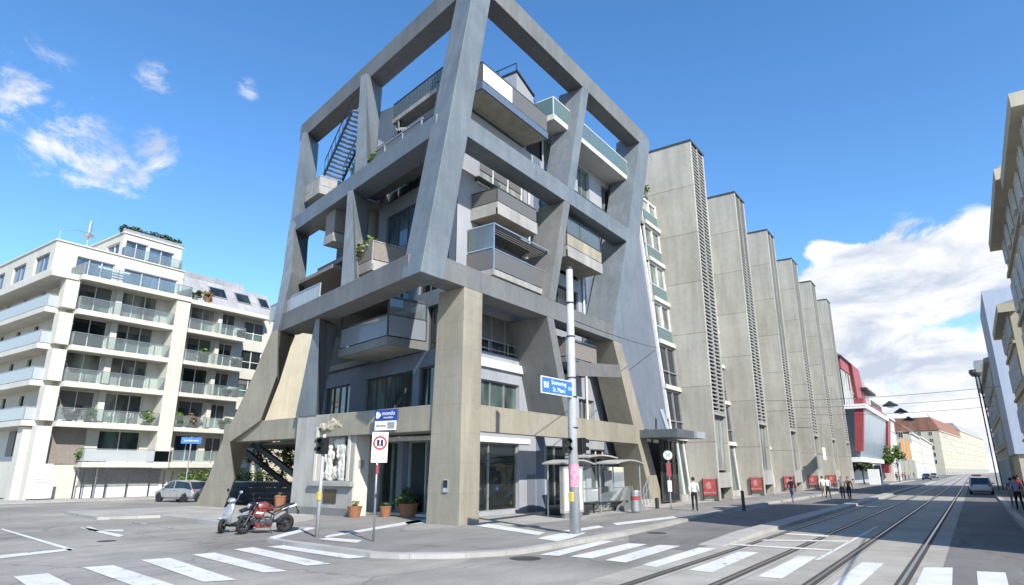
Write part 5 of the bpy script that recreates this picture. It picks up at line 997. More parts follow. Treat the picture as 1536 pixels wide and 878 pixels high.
# ------------------------------------------------------------------ vehicles
def wheel(m_t, m_r, c, R=.32, w_=.2, ax='y'):
    m_t.lathe([(R * .62, -w_ / 2), (R * .93, -w_ / 2), (R, -w_ * .32), (R, w_ * .32), (R * .93, w_ / 2), (R * .62, w_ / 2)], c, 24, ax)
    m_r.lathe([(R * .63, -w_ * .4), (R * .3, -w_ * .46), (.05, -w_ * .44), (.05, w_ * .44), (R * .3, w_ * .46), (R * .63, w_ * .4)], c, 10, ax)
def car(label, loc, rz, paintm, L_=4.1, Wd=1.76, Ht=1.5, van=False, group=None):
    t = thing('parked_car', label, 'car', (0, 0, 0), 0, group); hl = L_ / 2; hw = Wd / 2
    if van: P = [(-hl, .45, .95), (-hl + .02, 1.0, 1.0), (-hl + .12, Ht * .97, .0), (hl * .35, Ht, 0), (hl * .66, 1.08, 1.), (hl * .97, .8, 1.), (hl, .45, .93)]
    # body: cross-sections along x; (x, z_low, z_belt, halfwidth)
    body = [(-hl, .42, .78, .78), (-hl + .1, .3, .92, .9), (-hl * .6, .24, .98, 1.), (0, .22, .97, 1.), (hl * .45, .22, .95, 1.), (hl * .72, .26, .86, .96), (hl - .18, .32, .72, .86), (hl, .42, .62, .66)]
    m = MB(); rings = []
    for x, zl, zb, f in body:
        w_ = hw * f; rings.append([(x, -w_ * .88, zl), (x, -w_, zl + .16), (x, -w_, zb - .1), (x, -w_ * .93, zb), (x, w_ * .93, zb), (x, w_, zb - .1), (x, w_, zl + .16), (x, w_ * .88, zl)])
    m.loft(rings); bo = m.build('body', paintm, t, smooth=False, bevel=.03)
    xr = -hl + .22; m = MB(); cab = [(xr - .06, .92, .86, .8), (xr + .35, .95, Ht - .1, .73), (-.1, .95, Ht, .74), (hl * .2, .95, Ht - .06, .73), (hl * .62, .9, .93, .82)]
    rings = [[(x, -hw * .92, zl), (x, -hw * f, zt), (x, hw * f, zt), (x, hw * .92, zl)] for x, zl, zt, f in cab]; m.loft(rings); cb_ = m.build('glasshouse', M['glass'], t, bevel=.03)
    m = MB(); rr = [[(x, -hw * f * .98, zt + .006), (x, -hw * f * .9, zt + .035), (x, hw * f * .9, zt + .035), (x, hw * f * .98, zt + .006)] for x, zl, zt, f in cab[1:4]]; m.loft(rr)
    for s in (-1, 1):
        for i in range(len(cab) - 1):
            (x0, l0, t0, f0), (x1, l1, t1, f1) = cab[i], cab[i + 1]; m.bar((x0, s * hw * (f0 + .01), t0 + .01), (x1, s * hw * (f1 + .01), t1 + .01), .06)
        m.bar((-.15, s * hw * .93, .95), (-.1, s * hw * .755, Ht), .07)
    m.build('roof', paintm, t)
    for s in (-1, 1):
        for x in (-hl * .62, hl * .63):
            a = MB(); r_ = MB(); wheel(a, r_, (x, s * (hw - .1), .32)); wo = a.build('wheel', M['rubber'], t, smooth=False); r_.build('rim', M['alu'], wo)
            k = MB(); k.lathe([(.37, -.012), (.001, -.012)], (x, s * hw * 1.0, .34), 20, 'y', cap=False); k.build('wheel_arch', M['void'], t)
        h_ = MB(); h_.ell((hl - .16, s * hw * .62, .66), .16, .2, .09); h_.build('headlight', M['glass_clear'] if 0 else M['alu'], t); r_ = MB(); r_.ell((-hl + .06, s * hw * .72, .82), .06, .12, .13); r_.build('tail_light', M['red'], t)
        k = MB(); k.ell((hl * .38, s * (hw + .08), 1.0), .1, .1, .07); k.build('mirror', paintm, t)
        k = MB(); [k.box(x, s * hw * 1.002 - .003, .36, x + .012, s * hw * 1.002 + .003, .93) for x in (-hl * .3, .06, hl * .42)]; k.box(-.4, s * hw * 1.003 - .012, .8, -.22, s * hw * 1.003 + .012, .83); k.build('door_gap', M['void'], bo)
    k = MB(); k.box(hl - .06, -.45, .36, hl + .01, .45, .5); k.build('grille', M['black'], t); k = MB(); k.box(-hl - .012, -.26, .55, -hl + .02, .26, .66); k.build('number_plate', M['signwhite'], t); k = MB(); k.box(-hl + .02, -hw * .8, .3, hl - .2, hw * .8, .34); k.build('underbody', M['black'], t)
    t.location = loc; t.rotation_euler = (0, 0, rz); return t
silver = plain('car_paint_silver', (.42, .43, .44), .28, .6, .05, 2, .5, .6); dark_p = plain('car_paint_dark', (.03, .035, .05), .25, .2, .1, 2, .5, .8); whitep = plain('car_paint_white', (.62, .63, .64), .3, 0, .04, 2, .5, .6)
p = AZ(252, 751, RZ); car('silver grey hatchback parked on the side street left of the concrete leg', (26.1, 48.0, RZ), math.radians(98), silver, 4.3)
p = AZ(1476, 742, RZ); car('white car driving away in the right lane far down the tram street', (p[0] + 1.5, -.35, RZ), 0., whitep, 4.7, 1.9, 1.62)
for i, (px, y, m_, lab) in enumerate(((1447, -.3, M['red'], 'small red car far down the right lane'), (1428, 9.6, dark_p, 'dark car parked far along the left kerb'), (1408, 9.7, silver, 'grey car parked far along the left kerb before the dark one'))): car(lab, (150. + i * 40, y, RZ), math.pi if y > 0 else 0, m_)
car('dark car parked behind the silver hatchback under the frame', (26.3, 43.2, RZ), math.radians(95), dark_p, 4.2)
# ------------------------------------------------------------------ scooter and motorcycle (x forward, local coordinates)
def at_local(t, loc, rz, lean=0.): t.location = [float(c) for c in loc]; t.rotation_euler = (lean, 0, rz)
t = thing('motorcycle', 'red and black naked motorcycle parked at the kerb corner', 'motorcycle', (0, 0, 0))
blk, red_ = M['black'], plain('red_fairing', (.17, .03, .026), .35, 0, .35, 14, .5, .4); eng = plain('engine_metal', (.16, .16, .16), .4, .8, .3, 14)
def tyre(c, R, r, parent, name='wheel', spokes=5, steer=0.):
    def tw(m):
        q = Matrix.Rotation(steer, 3, 'Z'); c_ = Vector(c); m.v = [tuple(q @ (Vector(v) - c_) + c_) for v in m.v]; return m
    m = MB(); m.torus(c, R - r, r, 32, 10, 'y'); w_ = tw(m).build(name, M['rubber'], parent, smooth=True); m = MB(); m.torus(c, R - 2 * r + .005, .02, 28, 6, 'y')
    for k in range(spokes):
        a = 2 * math.pi * k / spokes; e = Vector((math.cos(a), 0, math.sin(a))) * (R - 2 * r); m.bar(Vector(c), Vector(c) + e, .035, .03, (0, 1, 0))
    m.lathe([(.05, -.09), (.05, .09)], c, 12, 'y'); m.lathe([(.14, -.052), (.14, -.045)], c, 20, 'y'); tw(m).build('rim', eng, w_); return w_
tyre((.72, 0, .31), .31, .062, t, steer=.55); tyre((-.70, 0, .31), .31, .085, t)
m = MB()
for s in (-.1, .1): m.tube([(.72, s, .31), (.5, s, .78), (.40, s, .98)], [.032, .028, .025], 10)
m.build('fork', eng, t); m = MB(); m.ell((.70, 0, .56), .26, .075, .07); m.build('front_mudguard', blk, t, smooth=True)
m = MB()
for s in (-.13, .13): m.tube([(.42, s * .4, .92), (.1, s, .78), (-.25, s, .62), (-.2, s, .4)], .025, 8); m.tube([(-.25, s, .62), (-.75, s * .6, .86)], .02, 8); m.tube([(-.2, s, .42), (-.70, s, .31)], .03, 8)
m.build('frame', blk, t)
rings = []
for x, zl, zt, w_ in ((.42, .82, .92, .08), (.32, .74, 1.02, .17), (.1, .72, 1.06, .19), (-.1, .74, .98, .15), (-.22, .76, .86, .1)):
    rings.append([(x, -w_, (zl + zt) / 2), (x, -w_ * .7, zt - .02), (x, 0, zt + .01), (x, w_ * .7, zt - .02), (x, w_, (zl + zt) / 2), (x, w_ * .6, zl), (x, -w_ * .6, zl)])
m = MB(); m.loft(rings); m.build('tank', red_, t, smooth=True, bevel=.01)
m = MB(); m.ell((-.02, 0, .93), .1, .172, .1); m.build('knee_pad', blk, t, smooth=True); m = MB(); m.ell((.3, 0, 1.0), .12, .06, .045); m.build('tank_cap', M['steel'], t, smooth=True)
for s in (-1, 1):
    m = MB(); m.hexa([(.42, s * .205, .70), (.2, s * .207, .67), (.2, s * .2, .67), (.42, s * .198, .70)], [(.38, s * .2, .76), (.14, s * .207, .73), (.14, s * .2, .73), (.38, s * .19, .76)]); m.build('decal', M['signwhite'], t)
    m = MB(); m.tube([(.3, s * .1, .92), (.5, s * .16, .82), (.44, s * .14, .6), (.2, s * .16, .5)], .012, 6); m.tube([(.45, s * .12, 1.0), (.52, s * .14, .8), (.3, s * .13, .62)], .009, 6); m.build('cable', blk, t)
    m = MB(); m.hexa([(.5, s * .16, .62), (.16, s * .2, .55), (.16, s * .17, .55), (.5, s * .13, .62)], [(.42, s * .18, .88), (.05, s * .2, .82), (.05, s * .17, .82), (.42, s * .15, .88)]); m.build('side_fairing', red_, t, bevel=.01)
m = MB(); m.loft([[(x, -w_, z), (x, w_, z), (x, w_ * .8, z + h), (x, -w_ * .8, z + h)] for x, z, w_, h in ((-.18, .80, .1, .06), (-.4, .80, .14, .06), (-.6, .86, .12, .08), (-.95, .96, .05, .04))]); m.build('seat', blk, t, bevel=.015)
m = MB(); m.hexa([(-.5, -.09, .78), (-.5, .09, .78), (-.5, .09, .84), (-.5, -.09, .84)], [(-1.02, -.04, .90), (-1.02, .04, .90), (-1.02, .04, .95), (-1.02, -.04, .95)]); m.build('tail', M['signwhite'], t); m = MB(); m.box(-1.12, -.09, .6, -1.1, .09, .74); m.bar((-1.0, 0, .9), (-1.11, 0, .7), .03); m.build('number_plate', blk, t)
m = MB(); m.box(-.22, -.14, .32, .22, .14, .52); m.hexa([(.05, -.12, .5), (.3, -.12, .46), (.3, .12, .46), (.05, .12, .5)], [(.12, -.11, .74), (.38, -.11, .68), (.38, .11, .68), (.12, .11, .74)]); m.lathe([(.12, -.18), (.12, .18)], (-.08, 0, .42), 16, 'y'); m.lathe([(.1, -.17), (.1, .17)], (.12, 0, .38), 14, 'y'); m.build('engine', eng, t, bevel=.015)
m = MB(); m.hexa([(.3, -.13, .2), (-.2, -.13, .2), (-.2, .13, .2), (.3, .13, .2)], [(.4, -.12, .4), (-.24, -.12, .31), (-.24, .12, .31), (.4, .12, .4)]); m.build('belly_pan', red_, t, bevel=.02)
m = MB(); m.tube([(.3, -.1, .55), (.36, -.14, .35), (.1, -.17, .25), (-.3, -.18, .3), (-.4, -.2, .36)], .03, 8); m.tube([(-.4, -.2, .36), (-.85, -.22, .6)], [.055, .065], 12); m.build('exhaust', M['steel'], t, smooth=True)
m = MB(); m.ell((.55, 0, .92), .1, .12, .13); hlm = m.build('headlight', blk, t, smooth=True); m = MB(); m.ell((.61, 0, .92), .06, .09, .1); m.build('lens', M['alu'], hlm, smooth=True)
m = MB(); m.tube([(.38, -.38, 1.06), (.42, -.2, 1.02), (.43, .2, 1.02), (.38, .38, 1.06)], .016, 8); [m.tube([(.37, s * .4, 1.06), (.39, s * .28, 1.055)], .024, 8) for s in (-1, 1)]; m.build('handlebar', blk, t)
for s in (-1, 1): m = MB(); m.tube([(.4, s * .26, 1.05), (.42, s * .36, 1.22)], .009, 6); m.ell((.41, s * .38, 1.25), .015, .07, .045); m.build('mirror', blk, t)
m = MB(); m.tube([(-.1, .14, .3), (-.2, .33, -.0)], .014, 6); m.build('side_stand', M['steel_dark'], t)
a = AZ(358.8, 802.5, RZ); c = AZ(430, 797.5, RZ); mid = (a + c) / 2; at_local(t, (mid[0], mid[1], RZ), math.radians(162), -.12); t.scale = (1.06,) * 3
s_ = thing('motor_scooter', 'pale silver motor scooter parked beside the red motorcycle', 'scooter', (0, 0, 0)); sil = plain('scooter_silver', (.30, .32, .34), .3, .3, .06, 4, .5, .5); t = s_
tyre((.62, 0, .27), .27, .065, t, spokes=5, steer=.5); tyre((-.58, 0, .27), .27, .07, t, spokes=5)
m = MB(); [m.tube([(.62, s, .27), (.50, s * .8, .62)], .025, 8) for s in (-.09, .09)]; m.tube([(.5, 0, .6), (.36, 0, 1.0)], .035, 10); m.build('fork', eng, t); m = MB(); m.ell((.61, 0, .5), .27, .1, .085); m.build('front_mudguard', sil, t, smooth=True)
m = MB(); m.loft([[(.60, -w_, z), (.60 + .02, w_, z), (.5, w_ * 1.2, z), (.5, -w_ * 1.2, z)] if 0 else [(x, -w_, z), (x + .06, -w_ * .5, z), (x + .06, w_ * .5, z), (x, w_, z), (x - .05, w_, z), (x - .05, -w_, z)] for x, z, w_ in ((.42, .3, .14), (.5, .5, .2), (.47, .75, .21), (.40, .95, .15), (.36, 1.02, .1))]); m.build('leg_shield', sil, t, smooth=True, bevel=.01)
m = MB(); m.loft([[(x, -w_, z), (x, w_, z), (x, w_, z + h), (x, -w_, z + h)] for x, z, w_, h in ((.42, .22, .12, .1), (.1, .2, .17, .09), (-.2, .22, .17, .12))]); m.build('footboard', blk, t, bevel=.02)
m = MB(); m.loft([[(x, -w_, zl), (x, -w_ * .9, zt), (x, w_ * .9, zt), (x, w_, zl)] for x, zl, zt, w_ in ((-.12, .3, .66, .13), (-.3, .36, .72, .19), (-.6, .46, .74, .2), (-.85, .6, .76, .14), (-.95, .68, .74, .06))]); m.build('rear_body', sil, t, smooth=True, bevel=.02)
m = MB(); m.loft([[(x, -w_, z), (x, w_, z), (x, w_ * .8, z + h), (x, -w_ * .8, z + h)] for x, z, w_, h in ((-.08, .68, .12, .06), (-.35, .73, .15, .07), (-.6, .75, .15, .09), (-.88, .77, .1, .06))]); m.build('seat', blk, t, bevel=.02)
m = MB(); m.ell((.38, 0, 1.08), .13, .17, .1); hb = m.build('handlebar_cover', sil, t, smooth=True); m = MB(); m.ell((.48, 0, 1.07), .05, .1, .06); m.build('headlight', M['alu'], hb, smooth=True)
m = MB(); m.tube([(.3, -.36, 1.1), (.35, 0, 1.08), (.3, .36, 1.1)], .018, 8); m.build('handlebar', blk, t)
for s in (-1, 1): m = MB(); m.tube([(.34, s * .2, 1.14), (.36, s * .3, 1.36)], .01, 6); m.ell((.35, s * .32, 1.4), .02, .075, .055); m.build('mirror', M['alu'] if s > 0 else blk, t)
m = MB(); m.box(-.75, .1, .22, -.2, .2, .42); m.build('engine', eng, t, bevel=.02); m = MB(); m.tube([(-.2, -.16, .26), (-.8, -.2, .4)], .06, 10); m.build('exhaust', M['steel_dark'], t)
a = AZ(331, 800.5, RZ); r_ = math.radians(190); at_local(s_, (a[0] - .62 * 1.06 * math.cos(r_), a[1] - .62 * math.sin(r_) * 1.06, RZ), r_, -.1); s_.scale = (1.06,) * 3
# ------------------------------------------------------------------ plants
def foliage(m, c, r, n, size, seed, flat=.6, shell=.5):
    rnd = random.Random(seed)
    for i in range(n):
        while True:
            d = Vector((rnd.uniform(-1, 1), rnd.uniform(-1, 1), rnd.uniform(-1, 1)))
            if .05 < d.length < 1: break
        d = d.normalized() * (shell + (1 - shell) * rnd.random()) * rnd.uniform(.75, 1.08)
        p = Vector((c[0] + d.x * r[0], c[1] + d.y * r[1], c[2] + d.z * r[2]))
        a = Vector((rnd.uniform(-1, 1), rnd.uniform(-1, 1), rnd.uniform(-.6, .6))).normalized(); b = a.cross(Vector((rnd.uniform(-1, 1), rnd.uniform(-1, 1), rnd.uniform(-1, 1)))).normalized()
        s = size * rnd.uniform(.6, 1.4); m.cur = rnd.choice((0, 0, 1, 2))
        m.poly([p - a * s, p + b * s * .55, p + a * s, p - b * s * .55])
def leaves(kind): return {'green': [M['leaf'], M['leaf_light'], M['leaf_dark']], 'light': [M['leaf_light'], M['leaf_light'], M['leaf']], 'dark': [M['leaf_dark'], M['leaf'], M['leaf_dark']], 'dry': [M['leaf_dry'], M['leaf_dry'], M['leaf']], 'red': [M['flower'], M['flower'], M['leaf_dark']]}[kind]
def plant(name, label, base, r, kind, n=260, size=.11, pot=None, seed=1, cat='plant', clumps=5):
    base = [float(b) for b in base]; t = thing(name, label, cat, base); h = 0
    if pot:
        h = pot[1]; m = MB(); m.lathe([(pot[0] * .75, 0), (pot[0], h), (pot[0] * 1.06, h), (pot[0] * 1.06, h + .05), (pot[0] * .85, h + .05)], base, 18); m.build('pot', M[pot[2]], t)
    m = MB(); rnd = random.Random(seed)
    for k in range(clumps):
        o = Vector((rnd.uniform(-.6, .6) * r[0], rnd.uniform(-.6, .6) * r[1], rnd.uniform(.2, 1.4) * r[2])); q = rnd.uniform(.4, .75)
        foliage(m, (base[0] + o.x, base[1] + o.y, base[2] + h + o.z), (r[0] * q, r[1] * q, r[2] * q), n // clumps, size, seed * 13 + k)
    m.build('foliage', leaves(kind), t, auto=False)
    m = MB(); m.tube([(base[0], base[1], base[2] + h * .5), (base[0] + .02, base[1], base[2] + h + r[2])], .02 + r[2] * .02, 6); m.build('stem', M['bark'], t)
    return t
def box_planter(label, pl, a0, a1, d, z, r, kind, seed, n=400, size=.09, pot='conc_mid', ph=.4):
    t = thing('planter', label, 'planter', pl.P((a0 + a1) / 2, d, z)); m = MB(); pl.box(m, a0, a1, d - .18, d + .18, z, z + ph); m.build('trough', M[pot], t); m = MB()
    k = max(2, int((a1 - a0) / .5)); rnd = random.Random(seed)
    for i in range(k): c = pl.P(a0 + (a1 - a0) * (i + .5) / k, d + rnd.uniform(-.1, .1), z + ph + r * rnd.uniform(.3, .9)); foliage(m, c, (r * .7, r * .7, r * rnd.uniform(.6, 1.)), n // k, size, seed * 7 + i)
    m.build('foliage', leaves(kind), t, auto=False); return t
# terracotta pots in front of the monument and shop
plant('potted_plant', 'square terracotta tub with low plant in front of the white monument side', (21.3, 23.9, 0), (.3, .3, .16), 'dry', 90, .06, (.33, .45, 'terra'), 5)
plant('potted_plant', 'small terracotta pot beside the slim posts at the shop entrance', (22.4, 23.0, 0), (.25, .25, .15), 'green', 90, .05, (.27, .42, 'terra'), 6)
plant('potted_plant', 'terracotta pot standing in the dark passage left of the monument', (21.9, 30.4, 0), (.2, .2, .15), 'dry', 60, .07, (.3, .75, 'terra'), 7)
plant('shrub', 'bushy green shrub in a big round terracotta tub by the shop glass', (23.1, 22.2, 0), (.62, .62, .42), 'dark', 1300, .06, (.48, .55, 'terra'), 8)
plant('shop_plant', 'tall dark indoor plant behind the shop glass left of the corner pillar', PL.P(2.2, -.9, .12), (.7, .7, 1.3), 'dark', 700, .16, None, 9); plant('shop_flowers', 'red flowers standing inside the shop window left of the pillar', PL.P(2.6, -.55, .8), (.35, .35, .25), 'red', 160, .08, (.22, .3, 'signwhite'), 10)
plant('shop_plant', 'leafy indoor plant in the shop window right of the pillar', (24.4, F + 1.3, .12), (.5, .5, 1.2), 'dark', 400, .15, None, 11)
# goods in the right shop window
gm = [('toy_figure', 'blue toy figure among the goods in the right shop window', 'signblue', 26.7, .9, 1.9), ('toy_figure', 'yellow toy in the upper row of the right shop window', 'yellow', 25.9, 1.5, 2.1), ('toy_figure', 'pale green toy at the bottom of the right shop window', 'leaf_light', 27.9, .2, 1.2), ('toy_figure', 'orange toy near the floor of the right shop window', 'orange', 26.4, .15, .75), ('toy_figure', 'white round toy in the dark part of the right shop window', 'signwhite', 27.6, 1.6, 2.2), ('toy_figure', 'pale blue toy at left of the right shop window', 'glass_teal', 25.5, .7, 1.5), ('toy_figure', 'yellow green toy low left in the right shop window', 'leaf_light', 25.4, .15, .8)]
for i, (nme, lab, mt, x, z0, z1) in enumerate(gm):
    t = thing(nme, lab, 'toy', (x, F + .45, z0)); h = z1 - z0; m = MB(); m.ell((x, F + .45, z0 + h * .32), h * .3, h * .25, h * .34); m.build('body', M[mt], t, smooth=True); m = MB(); m.ell((x, F + .42, z0 + h * .78), h * .2, h * .2, h * .22); m.build('head', M[mt], t, smooth=True)
m = MB(); m.box(24.6, F + .62, .125, 29., F + 1.1, .22); m.box(24.9, F + .9, .22, 28.8, F + 1.1, 1.55); tag(m.build('display_shelf', M['bluewall']), 'dark blue display shelf inside the right shop window', 'shelf')
# balcony plants on the frame building
box_planter('concrete trough of yellow green plants on the projecting left balcony of the frame building', PL, 4.6, 6.6, 2.05, 12.75, .75, 'light', 21, 700, .11)
box_planter('trough of green plants behind the terrace railing high on the left face', PL, 5.3, 8., 1.5, 18.32, 1.0, 'light', 22, 600, .12)
box_planter('long trough of green plants on the upper right balcony', PR, 24.1, 25.9, 1.2, 15., .6, 'green', 23, 300, .09)
# white house: balcony and roof plants
wp = [('red flowering bush on the first floor balcony of the white house', 21.4, 1.1, 5.8, .75, 'red', 260), ('green bush beside the red flowers on the white house balcony', 22.7, 1.1, 5.8, .75, 'green', 300), ('yellow green bush at the right end of the white house first floor balcony', 27.3, 1.1, 5.8, .8, 'light', 320), ('small palm like plant on the low terrace of the white house', 23.1, 1.0, 2.75, .75, 'green', 200), ('pale green bush on the first floor balcony right of the white pier', 30.2, 1.1, 5.8, .75, 'light', 300), ('dry reddish bush on the first floor balcony right of the white pier', 31.6, 1.1, 5.8, .9, 'dry', 340), ('round light green bush at the far end of that balcony', 34.3, 1.1, 5.8, .6, 'light', 260), ('bright green round bush on the third floor right balcony', 31.7, .8, 11.75, .85, 'light', 320), ('dark green bushes along the third floor right balcony end', 34.6, 1.1, 11.75, .5, 'dark', 220), ('green bushes along the second floor right balcony end', 34.3, 1.1, 8.86, .5, 'green', 220), ('green bush at the end of the fourth floor right balcony', 34.9, 1.1, 14.7, .45, 'green', 180), ('pale flowering plant on the roof terrace beside the white penthouse', 31.2, 1., 17.55, .6, 'dry', 240), ('dark bush on the roof terrace beside the white penthouse', 30., 1., 17.55, .55, 'dark', 240)]
for i, (lab, a, d, z, r, kd, n) in enumerate(wp): plant('balcony_plant', lab, PW.P(a, d, z), (r, r * .7, r * .75), kd, n, .13, (.28, .3, 'terra' if i % 2 else 'conc_mid'), 40 + i)
t = thing('roof_garden', 'row of green shrubs along the top roof of the stepped white penthouse', 'shrubs', (26.8, 60.8, 23.25)); m = MB()
for i in range(11): rr = random.Random(90 + i); foliage(m, (24.3 + i * .5, 60.7 + rr.random() * .5, 23.55 + .25 * rr.random()), (.5, .4, .5), 120, .13, 300 + i)
m.build('foliage', leaves('dark'), t, auto=False); m = MB(); m.box(24.1, 60.4, 23.25, 29.6, 61.2, 23.55); m.build('trough', M['frame_grey'], t)
# white chairs and table on a balcony
t = thing('balcony_furniture', 'white wire table and chairs on the first floor balcony of the white house', 'furniture', PW.P(25.2, .9, 5.8)); m = MB()
for a in (24.3, 25.9): m = MB(); c = PW.P(a, .9, 5.8); m.tube([c, c + [0, 0, .45], c + [.1, 0, .9]], .03, 6); m.lathe([(.22, .43), (.22, .47)], (c[0], c[1], c[2]), 12); m.torus((c[0] + .1, c[1], c[2] + .75), .2, .02, 14, 6, 'y'); m.build('chair', M['signwhite'], t)
m = MB(); c = PW.P(25.1, .9, 5.8); m.lathe([(.35, .68), (.35, .71)], c, 16); m.tube([c, c + [0, 0, .7]], .03, 6); m.build('table', M['signwhite'], t)
# hedge on the side street, vines in the passage, street tree
def hedge(label, x0, x1, y, h, dpt, seed):
    t = thing('hedge', label, 'hedge', ((x0 + x1) / 2, y, 0)); m = MB(); n = int((x1 - x0) / .45)
    for i in range(n):
        rr = random.Random(seed + i); foliage(m, (x0 + (i + .5) * .45, y + rr.uniform(-.1, .1), h * .55), (.4, dpt, h * .52), 130, .12, seed * 3 + i)
    m.build('foliage', [M['hedge'], M['leaf_light'], M['leaf']], t, auto=False); m = MB()
    for i in range(n // 2): m.tube([(x0 + (i + .5) * .9, y, 0), (x0 + (i + .5) * .9, y, h * .7)], .03, 5)
    m.build('stems', M['bark'], t)
hedge('trimmed green hedge in front of the white house, behind the silver car', 30.3, 41.5, 56.4, 2.2, .5, 500)
hedge('bright green hedge seen under the frame beyond the dark enclosure', 43., 56.5, 57.2, 2.7, .5, 600)
def tree(label, base, h, r, kind, seed, n=900, size=.22, trunk=.12):
    t = thing('tree', label, 'tree', base); rnd = random.Random(seed); b = Vector([float(q) for q in base]); m = MB(); m.tube([b, b + Vector((.05, .02, h * .3)), b + Vector((.1, -.05, h * .62))], [trunk, trunk * .8, trunk * .5], 8); cl_ = []
    for k in range(9):
        a = rnd.uniform(0, 6.28); e = b + Vector((math.cos(a) * r * rnd.uniform(.3, .8), math.sin(a) * r * rnd.uniform(.3, .8), h * rnd.uniform(.5, .95))); m.tube([b + Vector((.05, 0, h * rnd.uniform(.35, .55))), (b + e) / 2 + Vector((0, 0, h * .18)), e], [trunk * .4, trunk * .25, trunk * .08], 5); cl_.append(e)
    m.build('trunk', M['bark'], t); m = MB()
    for k, e in enumerate(cl_): foliage(m, e, (r * rnd.uniform(.3, .5),) * 2 + (r * rnd.uniform(.25, .42),), n // 9, size, seed * 5 + k, shell=.2)
    m.build('crown', leaves(kind), t, auto=False); return t
p = AZ(1336, 726); tree('small yellow green street tree beyond the red glazed building', (146., 11.8, 0), 6.8, 2.4, 'light', 700, 900, .3)
tree('dark leafy tree in the gap under the red glazed building', (124., 15.2, 0), 4.6, 1.7, 'green', 701, 900, .2)
tree('leafy tree growing behind the diagonal struts in the passage', (30.5, 42.5, 0), 5.6, 2.6, 'green', 702, 1500, .14); tree('thin tree with sparse leaves behind the monument passage', (28.2, 37.8, 0), 4.6, 1.7, 'light', 703, 800, .12)
plant('vine', 'reddish leafy vine hanging under the beam at the passage', (26.6, 40.0, 2.5), (.9, .9, .55), 'dry', 300, .11, None, 31)
# weeds of greenery on the top of the first glazed bay
plant('roof_plant', 'green plant on the roof beside the nearest concrete fin', (45.8, 18.8, 23.9), (.8, .6, .6), 'light', 220, .12, None, 32)
